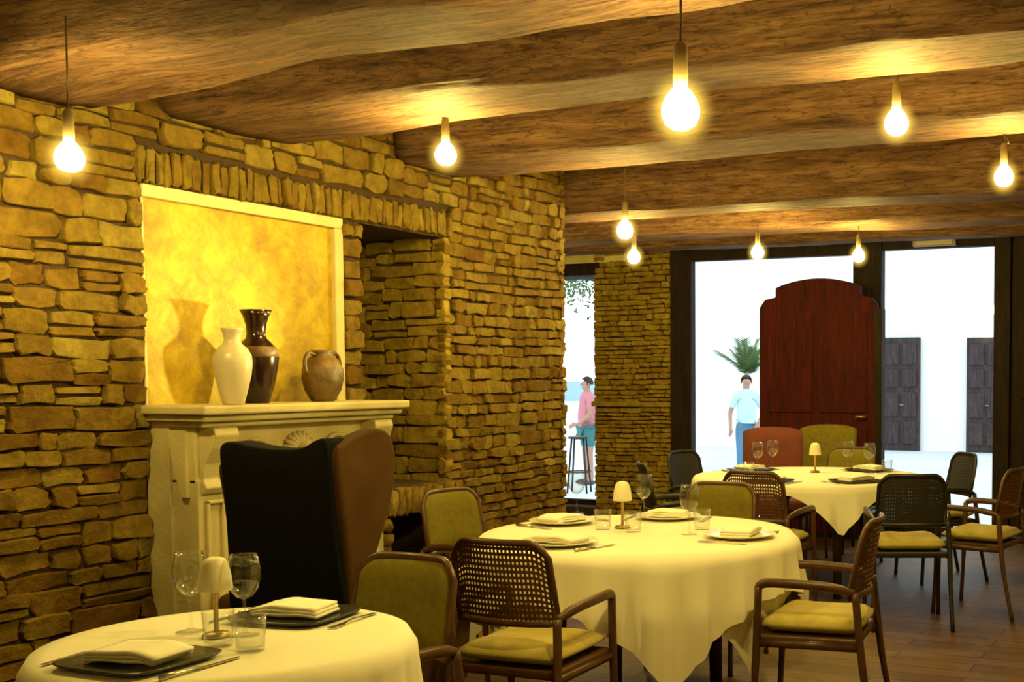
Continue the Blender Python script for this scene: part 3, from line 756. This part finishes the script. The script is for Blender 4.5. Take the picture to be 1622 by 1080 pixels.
# ================================================================== TABLEWARE
def make_tray(label):
    t = thing('serving_tray', label, 'tray', group='dark square trays')
    b = bmesh.new(); rings = []
    for (h, z) in ((.115, 0), (.137, .006), (.145, .013), (.139, .014), (.110, .006)):
        ring = []
        for k in range(40):
            an = 2*PI*k/40; c_, s_ = math.cos(an), math.sin(an); e = .38
            ring.append(b.verts.new((math.copysign(abs(c_)**e, c_)*h, math.copysign(abs(s_)**e, s_)*h*.92, z)))
        rings.append(ring)
    for A, B in zip(rings, rings[1:]):
        for k in range(40): b.faces.new((A[k], A[(k+1) % 40], B[(k+1) % 40], B[k]))
    b.faces.new(rings[0][::-1]); b.faces.new(rings[-1])
    obj('dish', b, M['tray'], t, True)
    return t
def make_plate(label):
    o = obj('plate', lathem([(0, 0), (.085, 0), (.09, .003), (.135, .012), (.148, .017), (.146, .019), (.10, .008), (.088, .006), (0, .006)], 40), M['plate'], None, True)
    return tag(o, label, 'plate', 'pale china plates')
def make_napkin(label):
    b = bmesh.new(); n = 10
    for l in range(3):
        z = .002+l*.0085; sh = .0045*l
        V = [[b.verts.new((-.092+.184*i/n+sh, -.062+.124*j/6-sh*.6, z+.004*math.sin(i*.9+l)*(i/n)+(.006*math.sin(PI*i/n)))) for i in range(n+1)] for j in range(7)]
        W = [[b.verts.new(v.co+Vector((0, 0, .0075))) for v in r_] for r_ in V]
        for G in (V, W):
            for j in range(6):
                for i in range(n): b.faces.new((G[j][i], G[j][i+1], G[j+1][i+1], G[j+1][i]))
        ed = lambda G: G[0]+[r_[-1] for r_ in G[1:]]+G[-1][-2::-1]+[r_[0] for r_ in G[-2:0:-1]]
        a, c_ = ed(V), ed(W)
        for k in range(len(a)): b.faces.new((a[k], a[(k+1) % len(a)], c_[(k+1) % len(a)], c_[k]))
    o = obj('napkin', b, M['napkin'], None, True)
    return tag(o, label, 'napkin', 'folded white napkins')
def make_fork(label):
    b = bmesh.new()
    def strip(pts, w0, w1, th=.0018):
        n = len(pts)
        for k in range(n-1):
            (y0, z0), (y1, z1) = pts[k], pts[k+1]
            wa, wb = w0+(w1-w0)*k/(n-1), w0+(w1-w0)*(k+1)/(n-1)
            v = [b.verts.new(q) for q in ((-wa, y0, z0), (wa, y0, z0), (wb, y1, z1), (-wb, y1, z1), (-wa, y0, z0+th), (wa, y0, z0+th), (wb, y1, z1+th), (-wb, y1, z1+th))]
            for f in ((0, 1, 2, 3), (4, 7, 6, 5), (0, 4, 5, 1), (1, 5, 6, 2), (2, 6, 7, 3), (3, 7, 4, 0)): b.faces.new([v[i] for i in f])
    strip([(-.10, .001), (-.05, .003), (0, .006), (.03, .004)], .0075, .0032); strip([(.03, .004), (.05, .002), (.062, .001)], .0035, .0115)
    for x in (-.0095, -.0032, .0032, .0095):
        box(b, x-.0015, x+.0015, .060, .103, .001, .0032)
    return tag(obj('fork', b, M['silver']), label, 'fork', 'steel forks')
def make_knife(label):
    t = thing('knife', label, 'knife', group='steel knives')
    ol_ = [(-.006, 0), (.006, 0), (.0065, .08), (.005, .11), (0, .122), (-.005, .12), (-.006, .08)]
    obj('blade', prism(bmesh.new(), ol_, .001, .0025, lambda a, b_, d: (a, b_, d)), M['silver'], t)
    obj('handle', tubem([(0, .004, .0035), (0, -.05, .004), (0, -.10, .0045)], [.0042, .0055, .0065], 8), M['silver'], t, True)
    return t
def make_wine(label):
    t = thing('wine_glass', label, 'glass', group='stemmed wine glasses')
    obj('bowl', lathem([(.004, .092), (.018, .098), (.034, .118), (.041, .145), (.040, .170), (.033, .205), (.0318, .205), (.0385, .170), (.0395, .145), (.033, .120), (.017, .1005), (0, .097)], 24), M['glass'], t, True)
    obj('stem', lathem([(.010, .006), (.0045, .014), (.0035, .05), (.0042, .092), (0, .095)], 14), M['glass'], t, True)
    obj('foot', lathem([(0, 0), (.034, 0), (.035, .0018), (.018, .004), (.010, .007), (0, .007)], 24), M['glass'], t, True)
    return t
def make_tumbler(label):
    o = obj('tumbler', lathem([(0, 0), (.030, 0), (.032, .004), (.037, .085), (.0355, .085), (.0305, .010), (0, .008)], 24), M['glass'], None, True)
    return tag(o, label, 'glass', 'water tumblers')
def make_lamp(label):
    t = thing('table_lamp', label, 'lamp', group='small table lamps')
    obj('base', lathem([(0, 0), (.032, 0), (.034, .004), (.030, .010), (.008, .014), (0, .014)], 24), M['brass'], t, True)
    obj('stem', lathem([(.008, .012), (.006, .02), (.006, .115), (.012, .122), (0, .124)], 12), M['brass'], t, True)
    obj('shade', lathem([(.0395, .118), (.0405, .122), (.037, .155), (.031, .182), (.024, .195), (.012, .200), (0, .201)], 24), M['shade'], t, True)
    return t
P = {}
def place(key, maker, loc, rz, label):
    if key not in P: o = P[key] = maker(label)
    else: o = copy_tree(P[key], label)
    o.location = loc; o.rotation_euler = (0, 0, rz); return o
def setting(c, d, ang, where, dish='plate', z=TZ):
    """place setting d metres from the table centre in direction ang; where completes each label"""
    x, y = c[0]+math.cos(ang)*d, c[1]+math.sin(ang)*d
    rz = ang+PI/2      # local -y looks to the diner
    X_ = Vector((math.cos(rz), math.sin(rz), 0))
    if dish == 'plate': place('plate', make_plate, (x, y, z), rz, 'pale china plate '+where); nz = z+.007
    else: place('tray', make_tray, (x, y, z), rz, 'dark square tray '+where); nz = z+.0075
    place('napkin', make_napkin, (x, y, nz), rz+.12, 'folded white napkin '+where)
    for s, k, mk, nm in ((-1, 'fork', make_fork, 'fork'), (1, 'knife', make_knife, 'knife')):
        q = Vector((x, y, z))+X_*s*(.178)
        place(k, mk, tuple(q), rz, 'steel %s %s' % (nm, where))
# near table
def ang(c, p): return math.atan2(p.y-c[1], p.x-c[0])
pb, pf = atz(474, 972, .755), atz(228, 1042, .755)
setting(NEAR, .262, ang(NEAR, pb), 'on the front table nearest the wing chair', 'tray')
setting(NEAR, .262, ang(NEAR, pf), 'on the front table at the bottom edge of the view', 'tray')
q = atz(343, 1008, TZ); place('lamp', make_lamp, (q.x, q.y, TZ), 0, 'small table lamp with pale frosted shade on the front table')
q = atz(388, 1006, TZ); place('wine', make_wine, (q.x, q.y, TZ), 0, 'stemmed wine glass beside the lamp on the front table, near the wing chair')
q = atz(302, 1000, TZ); place('wine', make_wine, (q.x, q.y, TZ), 0, 'stemmed wine glass on the wall side of the front table lamp')
q = atz(397, 1030, TZ); place('tumbler', make_tumbler, (q.x, q.y, TZ), 0, 'clear water tumbler in front of the wine glass on the front table')
q = atz(362, 1018, TZ); place('tumbler', make_tumbler, (q.x-.0, q.y-.03, TZ), 0, 'clear water tumbler close to the foot of the front table lamp')
# middle table
for (u, v, w) in ((843, 823, 'on the middle table beside the olive chair by the hearth'), (912, 858, 'on the middle table nearest the brown chair seen from behind'), (1072, 815, 'on the far side of the middle table'), (1162, 850, 'on the middle table in front of the side-on brown chair')):
    pp = atz(u, v, TZ); setting(MAIN, .46, ang(MAIN, pp), w)
q = atz(986, 836, TZ); place('lamp', make_lamp, (q.x, q.y, TZ), 0, 'small table lamp with pale frosted shade on the middle table')
for k, mk, u, v, l in (('wine', make_wine, 1020, 822, 'stemmed wine glass just behind the lamp on the middle table'), ('wine', make_wine, 1092, 846, 'stemmed wine glass in front of the olive chair behind the middle table'), ('wine', make_wine, 914, 813, 'stemmed wine glass on the middle table below the narrow window'),
                       ('tumbler', make_tumbler, 1003, 842, 'clear water tumbler beside the lamp on the middle table'), ('tumbler', make_tumbler, 1112, 838, 'clear water tumbler next to the plate by the side-on brown chair'), ('tumbler', make_tumbler, 955, 838, 'clear water tumbler near the plate of the brown chair seen from behind')):
    q = atz(u, v, TZ); place(k, mk, (q.x, q.y, TZ), 0, l)
# far table
for (u, v, w) in ((1208, 764, 'on the far table nearest the woven brown chair'), (1376, 766, 'on the far table nearest the front black chair'), (1385, 745, 'on the far table in front of the low olive chair'), (1180, 744, 'on the far table in front of the burgundy chair')):
    pp = atz(u, v, TZ); setting(FAR, .55, ang(FAR, pp), w, 'tray')
q = atz(1291, 748, TZ); place('lamp', make_lamp, (q.x, q.y, TZ), 0, 'small table lamp with pale frosted shade on the far table')
for k, mk, u, v, l in (('wine', make_wine, 1200, 748, 'stemmed wine glass on the far table, furthest from the dark door post'), ('wine', make_wine, 1224, 744, 'stemmed wine glass before the burgundy chair on the far table'), ('wine', make_wine, 1343, 746, 'stemmed wine glass at the foot of the arched door leaf on the far table'),
                       ('wine', make_wine, 1377, 750, 'stemmed wine glass in front of the low olive chair on the far table'), ('tumbler', make_tumbler, 1186, 752, 'clear water tumbler at the rim of the far table by the burgundy chair'), ('tumbler', make_tumbler, 1405, 748, 'clear water tumbler at the rim of the far table by the low olive chair')):
    q = atz(u, v, TZ); place(k, mk, (q.x, q.y, TZ), 0, l)
# ================================================================== ARCHED DOOR LEAF
AY = 9.62
xl, xr = aty(1205, 650, AY).x, aty(1390, 650, AY).x
ah = aty(1300, 441, AY).z; sh = aty(1225, 475, AY).z
cx, hw = (xl+xr)/2, (xr-xl)/2
al = thing('arched_door_leaf', 'tall dark red wooden door leaf with an arched shouldered top before the glazing', 'door', (cx, AY, 0))
ol = [(-hw, 0), (hw, 0), (hw, sh-.07), (hw-.05, sh+.0), (hw*.72, sh+.02), (hw*.72, sh+.10)]
for k in range(1, 12):
    t = k/12; ol.append((hw*.72*(1-2*t), sh+.10+(ah-sh-.10)*math.sin(PI*t)**.8))
ol += [(-hw*.72, sh+.10), (-hw*.72, sh+.02), (-hw+.05, sh), (-hw, sh-.07)]
bevel(obj('leaf', prism(bmesh.new(), ol, -.035, .035, lambda a, b_, d: (a, d, b_)), M['redwood'], al), .008)
b = bmesh.new()
for (x0, x1, z0, z1) in ((-hw+.08, -.03, .15, .95), (.03, hw-.08, .15, .95), (-hw+.08, -.03, 1.08, sh-.12), (.03, hw-.08, 1.08, sh-.12)):
    box(b, x0, x1, -.048, -.033, z0, z1); 
bevel(obj('raised_panels', b, M['redwood'], al), .012)
b = bmesh.new(); box(b, hw-.02, hw+.05, -.05, .05, 0, sh-.1); box(b, -hw-.0, hw, -.06, .06, 0, .03)
obj('stile', b, M['darkwood'], al)
obj('handle', tube(bmesh.new(), [(hw-.09, -.035, 1.05), (hw-.09, -.08, 1.05), (hw-.17, -.085, 1.05)], .011, 8), M['brass'], al, True)
# ================================================================== COURTYARD
GZ_ = -.28
struct(obj('floor_courtyard', boxm(-40, 40, BY+.42, 92, GZ_-.2, GZ_), M['paving']))
struct(obj('wall_courtyard', boxm(aty(1075, 700, 25.6).x, 30, 25.6, 26.0, GZ_, 7.5), M['court']))
struct(obj('sea', boxm(-500, 300, 92, 3000, -4.0, -3.5), M['sea']))
for i, (u0, u1) in enumerate(((1398, 1456), (1531, 1592))):
    x0, x1 = aty(u0, 650, 25.5).x, aty(u1, 650, 25.5).x; z1 = aty(u0, 535, 25.5).z
    d = bmesh.new(); box(d, x0, x1, 25.47, 25.6, GZ_, z1)
    o = struct(obj('door_%d' % (i+1), d, M['doorbrown']))
    b = bmesh.new(); w = (x1-x0)
    for s in range(2):
        for (f0, f1) in ((.06, .26), (.30, .52), (.56, .72), (.76, .95)):
            box(b, x0+w*(.07+.47*s), x0+w*(.46+.47*s), 25.43, 25.47, GZ_+(z1-GZ_)*f0, GZ_+(z1-GZ_)*f1)
    bevel(obj('door_panels', b, M['doorbrown'], o), .02)
    obj('door_handle', tubem([(x0+w*.52, 25.46, .75), (x0+w*.52, 25.38, .75), (x0+w*.60, 25.38, .75)], .015, 8), M['brass'], o, True)
# palm in a tall pale planter
pp = aty(1184, 560, 19.5)
pl = thing('potted_palm', 'green palm in a tall pale planter out in the bright courtyard', 'plant', (pp.x, 19.5, GZ_))
bevel(obj('planter', lathem([(0, 0), (.20, 0), (.27, .9), (.28, .95), (.23, .95), (.22, .88), (0, .88)], 24), M['court'], pl, True), .01)
obj('trunk', tubem([(0, 0, .85), (.02, 0, 1.4), (.0, 0, 1.74)], [.07, .06, .05], 10), M['court'], pl, True)
rnd = random.Random(4)
for k in range(16):
    an = 2*PI*k/16+rnd.uniform(-.2, .2); el_ = rnd.uniform(.65, 1.45); Ln = rnd.uniform(.55, .85)
    d = Vector((math.cos(an)*math.cos(el_), math.sin(an)*math.cos(el_), math.sin(el_)))
    b = bmesh.new(); pts = [Vector((0, 0, 1.72))+d*Ln*t-Vector((0, 0, .16*Ln*t*t)) for t in [i/8 for i in range(9)]]
    tube(b, pts, [.012]*6+[.008, .006, .003], 5)
    side = d.cross(Vector((0, 0, 1))).normalized()
    for i in range(1, 9):
        for s in (-1, 1):
            for m_ in (0, .5):
                p0 = pts[i-1].lerp(pts[i], m_); w = .22*(1-.55*i/8)
                tip = p0+side*s*w+(pts[i]-pts[i-1]).normalized()*.14-Vector((0, 0, .05))
                q = (pts[i]-pts[i-1]).normalized()*.02
                b.faces.new([b.verts.new(v) for v in (p0-q, p0+q, tip)])
    obj('frond', b, M['leaf'], pl)
# tree outside the narrow window
tp = aty(905, 470, 15.5)
tr = thing('tree', 'dark leafy tree hanging over the terrace outside the narrow window', 'tree', (tp.x-1.0, 15.5, GZ_))
obj('trunk', tubem(smooth_curve([(0, 0, 0), (.05, 0, 1.2), (.0, .05, 2.2), (.2, 0, 3.0)], 5), [.13]*4+[.11]*4+[.09]*4+[.07]*4, 10), M['bark'], tr, True)
obj('branch', tube(tubem(smooth_curve([(.1, 0, 2.7), (.6, 0, 3.1), (1.2, 0, 3.2), (1.7, 0, 2.85), (1.95, 0, 2.5)], 5), [.04]*8+[.02]*13, 8), smooth_curve([(.6, 0, 3.1), (1.0, -.1, 3.3), (1.6, -.2, 3.3)], 5), [.025]*6+[.015]*5, 6), M['bark'], tr, True)
b = bmesh.new(); rnd = random.Random(6)
for k in range(1500):
    t = rnd.random(); base = Vector((.2+1.6*t, rnd.gauss(0, .25), 3.25-.1*t+rnd.gauss(0, .2)))
    if t > .72 and rnd.random() < .5: base = Vector((1.5+rnd.random()*.5, rnd.gauss(0, .15), 3.05-rnd.random()*.62))
    d = Vector((rnd.uniform(-1, 1), rnd.uniform(-1, 1), rnd.uniform(-1, .2))).normalized()*rnd.uniform(.06, .12)
    s = d.cross(Vector((rnd.random(), rnd.random(), rnd.random()))).normalized()*.022
    b.faces.new([b.verts.new(v) for v in (base, base+d*.5+s, base+d, base+d*.5-s)])
lv = obj('foliage', b, M['leaf'], tr); lv['kind'] = 'stuff'
# ================================================================== PEOPLE
def skin_mesh(name, chains, m, parent):
    me = bpy.data.meshes.new(name); V, E, R = [], [], []
    index = {}
    for ch in chains:
        prev = None
        for (p, r) in ch:
            key = tuple(round(c_, 4) for c_ in p)
            if key not in index: index[key] = len(V); V.append(p); R.append(r)
            i = index[key]
            if prev is not None: E.append((prev, i))
            prev = i
    me.from_pydata(V, E, [])
    o = bpy.data.objects.new(name, me); COL.objects.link(o); o.modifiers.new('skin', 'SKIN')
    sv = me.skin_vertices[0].data if me.skin_vertices else None
    for i, r in enumerate(R): sv[i].radius = (r, r)
    sv[0].use_root = True
    seen, comp = set(), []
    adj = {i: [] for i in range(len(V))}
    for a, c_ in E: adj[a].append(c_); adj[c_].append(a)
    for i in range(len(V)):
        if i in seen: continue
        if i: sv[i].use_root = True
        st = [i]
        while st:
            q = st.pop()
            if q in seen: continue
            seen.add(q); st += adj[q]
    s = o.modifiers.new('sub', 'SUBSURF'); s.levels = 2; s.render_levels = 2
    dg = bpy.context.evaluated_depsgraph_get(); dg.update()
    nm = bpy.data.meshes.new_from_object(o.evaluated_get(dg))
    bpy.data.objects.remove(o)
    for p in nm.polygons: p.use_smooth = True
    nm.materials.clear(); nm.materials.append(m)
    o = bpy.data.objects.new(name, nm); COL.objects.link(o); o.parent = parent
    return o
def hand(w, d, side):
    """five finger chains; w wrist, d direction to fingertips, side toward the thumb"""
    w, d, side = Vector(w), Vector(d).normalized(), Vector(side).normalized()
    nrm = d.cross(side).normalized(); out = []
    for k, ln in enumerate((.066, .076, .072, .056)):
        r0 = w+d*.035+side*(.030-.019*k)*.6
        a = w+d*.085+side*(.030-.019*k); b_ = a+d*ln*.55+nrm*.008; c_ = b_+d*ln*.4+nrm*.018
        out.append([(tuple(r0), .010), (tuple(a), .010), (tuple(b_), .009), (tuple(c_), .007)])
    t0 = w+d*.03+side*.018; t1 = t0+d*.03+side*.028; t2 = t1+d*.030+side*.010
    out.append([(tuple(t0), .012), (tuple(t1), .011), (tuple(t2), .008)])
    return out
def person(label, loc, rz, H, top, bot, arms, shorts=False):
    t = thing('person', label, 'person', loc, rz, None); k = H/1.70
    v = lambda x, y, z: (x*k, y*k, z*k)
    pel, ch, nk = (v(0, 0, .93), .135*k), (v(0, -.01, 1.25), .145*k), (v(0, .0, 1.47), .055*k)
    spine = [pel, (v(0, .01, 1.06), .125*k), ch, (v(0, 0, 1.38), .11*k), nk, (v(0, .02, 1.54), .06*k), (v(0, .025, 1.61), .085*k), (v(0, .02, 1.67), .065*k)]
    chains = [spine]
    legs = []
    for s in (-1, 1):
        lg = [pel, (v(s*.09, 0, .86), .095*k), (v(s*.10, .01, .48), .058*k), (v(s*.105, -.02, .09), .040*k)]
        legs.append(lg); chains.append(lg+[(v(s*.11, .05, .035), .035*k), (v(s*.115, .15, .025), .028*k)])
    sl = []
    for s, (el_, wr, dr, sd) in zip((-1, 1), arms):
        a = [(v(0, 0, 1.38), .11*k), (v(s*.17, 0, 1.37), .06*k), (v(*el_), .040*k), (v(*wr), .027*k)]
        sl.append(a); w = Vector(v(*wr)); pd = Vector(dr).normalized()
        chains.append(a+[(tuple(w+pd*.05), .032*k)]); chains += hand(w, dr, sd)
    body = skin_mesh('body', chains, M['skin'], t)
    g = .012*k
    skin_mesh('shirt', [[(v(0, 0, .86), .135*k)]+[(p, r+g*1.4) for p, r in spine[:3]]+[(v(0, .01, 1.36), .135*k), (v(0, .01, 1.45), .105*k), (v(0, 0, 1.49), .075*k)]]+[[(spine[1][0], spine[1][1]+g), (v(q*.075, 0, .97), .10*k), (v(q*.08, 0, .89), .10*k)] for q in (-1, 1)]+[[(a[0][0], a[0][1]+g), (a[1][0], a[1][1]+g), (tuple(Vector(a[1][0]).lerp(Vector(a[2][0]), .8)), .045*k+g)] for a in sl], top, t)
    if shorts: lg2 = [[(pel[0], pel[1]+g*1.2), (l[1][0], l[1][1]+g*1.4), (tuple(Vector(l[1][0]).lerp(Vector(l[2][0]), .75)), .07*k+g*1.6)] for l in legs]
    else: lg2 = [[(v(0, 0, 1.02), .118*k), (pel[0], pel[1]+g*.6)]]+[[(pel[0], pel[1]+g*.6)]+[(p, r+g*1.2) for p, r in l[1:]] for l in legs]
    skin_mesh('shorts' if shorts else 'trousers', lg2, bot, t)
    # face, ears, hair, shoes
    f = bmesh.new()
    for s in (-1, 1): lathe(f, [(0, -.008*k), (.008*k, 0), (0, .008*k)], 8, v(s*.030, .098, 1.612))
    obj('eyes', f, M['white'], t, True)
    f = bmesh.new()
    tube(f, [v(0, .10, 1.615), v(0, .122, 1.585), v(0, .108, 1.578)], [.007*k, .013*k, .008*k], 6)
    for s in (-1, 1): tube(f, [v(s*.083, .02, 1.63), v(s*.094, .012, 1.61), v(s*.083, .02, 1.575)], [.008*k, .014*k, .008*k], 6)
    obj('nose_and_ears', f, M['skin'], t, True)
    obj('mouth', tubem([v(-.025, .097, 1.548), v(0, .104, 1.545), v(.025, .097, 1.548)], .006*k, 6), M['pink'], t, True)
    f = bmesh.new(); bmesh.ops.create_uvsphere(f, u_segments=20, v_segments=12, radius=1)
    for q in list(f.verts):
        if q.co.z < -.35 or (q.co.y > .35 and q.co.z < .35): f.verts.remove(q)
    for q in f.verts: q.co = Vector(v(q.co.x*.093, .008+q.co.y*.103, 1.628+q.co.z*.105))
    obj('hair', f, M['hair'], t, True)
    for l in legs:
        a = Vector(l[3][0])
        f = bmesh.new(); bmesh.ops.create_uvsphere(f, u_segments=14, v_segments=8, radius=1)
        for q in f.verts: q.co = Vector((a.x+q.co.x*.050*k+.004, a.y+.065*k+q.co.y*.14*k, max(0.0, .035*k+q.co.z*.045*k)))
        obj('shoe', f, M['shoe'], t, True)
    return t
pp = aty(1182, 640, 17.6)
person('dark-haired person in a pale shirt and blue jeans standing in the courtyard', (pp.x, 17.6, GZ_), math.atan2(-pp.y, -pp.x)-PI/2+.15, 1.67, M['shirt'], M['jeans'],
       [((-.30, -.04, 1.10), (-.20, .12, .96), (.3, .3, -.6), (.6, -.2, .3)), ((.27, -.02, 1.10), (.27, .05, .86), (0, .1, -1), (-.5, .8, 0))])
pp = aty(931, 640, 15.8)
person('person in a pink top and teal shorts standing outside the narrow window', (pp.x, 15.8, GZ_), 2.4, 1.64, M['pink'], M['teal'],
       [((-.23, .04, 1.12), (-.20, .22, .98), (.1, .8, -.2), (.7, 0, .5)), ((.22, 0, 1.10), (.23, .08, .86), (0, .1, -1), (-.5, .8, 0))], True)
pp = atz(915, 782, GZ_)
st = thing('bar_stool', 'thin black metal bar stool outside the narrow window', 'stool', (aty(917, 700, 14.6).x, 14.6, GZ_), .3)
bevel(obj('seat', lathem([(0, .78), (.15, .78), (.16, .795), (.15, .81), (0, .81)], 20), M['frame_black'], st), .004)
for k in range(4):
    an = PI/4+k*PI/2
    obj('leg', tubem([(math.cos(an)*.12, math.sin(an)*.12, .785), (math.cos(an)*.20, math.sin(an)*.20, 0)], .014, 8), M['frame_black'], st, True)
obj('foot_ring', tubem([(math.cos(t*PI/12)*.172, math.sin(t*PI/12)*.172, .30) for t in range(25)], .010, 6), M['frame_black'], st, True)
# ================================================================== LIGHT
def lamp(name, kind, loc, energy, col=WARM, size=.1, aim=None, angle=None):
    l = bpy.data.lights.new(name, kind); l.energy = energy; l.color = col
    if kind in ('POINT', 'SPOT'): l.shadow_soft_size = size
    if kind == 'SPOT': l.spot_size = angle or 1.0; l.spot_blend = 1.
    o = bpy.data.objects.new(name, l); COL.objects.link(o); o.location = loc
    if aim is not None: o.rotation_euler = (Vector(aim)-Vector(loc)).to_track_quat('-Z', 'Y').to_euler()
    return o
# added unseen fill lamps: behind the camera, right of frame, near the far pier
for k, p in enumerate(((-.6, -.6, 2.25), (-2.2, -1.2, 2.25), (1.2, .9, 2.25), (.6, 4.2, 2.3), (-5.4, 8.0, 2.2))):
    lamp('fill_point', 'POINT', p, 26 if p[1] > 5 else 10, WARM, .06)
# unseen spot added for the vase shadows, washing the gold panel from the right
lamp('panel_spot', 'SPOT', (-2.55, 4.85, 1.50), 240, (1., .78, .22), .04, (WX, 3.60, 1.66), .60)
W = bpy.data.worlds.new('sky'); S.world = W; W.use_nodes = True
bg = W.node_tree.nodes['Background']; bg.inputs[0].default_value = (.86, .96, 1., 1); bg.inputs[1].default_value = 2.0
# ================================================================== CAMERA
cd = bpy.data.cameras.new('camera'); cam = bpy.data.objects.new('camera', cd); COL.objects.link(cam)
cd.sensor_fit = 'HORIZONTAL'; cd.sensor_width = 36; cd.lens = 36*FOC/1622
cd.shift_x = -(PX-811)/1622; cd.shift_y = (PY-540)/1622
cam.location = (0, 0, EYE); cam.rotation_euler = (PI/2-TH, 0, YAW); cd.clip_start = .05; cd.clip_end = 5000
S.camera = cam
S.view_settings.view_transform = 'Standard'; S.view_settings.look = 'None'; S.view_settings.exposure = 0.
S.cycles.max_bounces = 8; S.cycles.transparent_max_bounces = 16; S.cycles.caustics_reflective = False; S.cycles.caustics_refractive = False
S.cycles.sample_clamp_indirect = 4; S.cycles.use_denoising = True
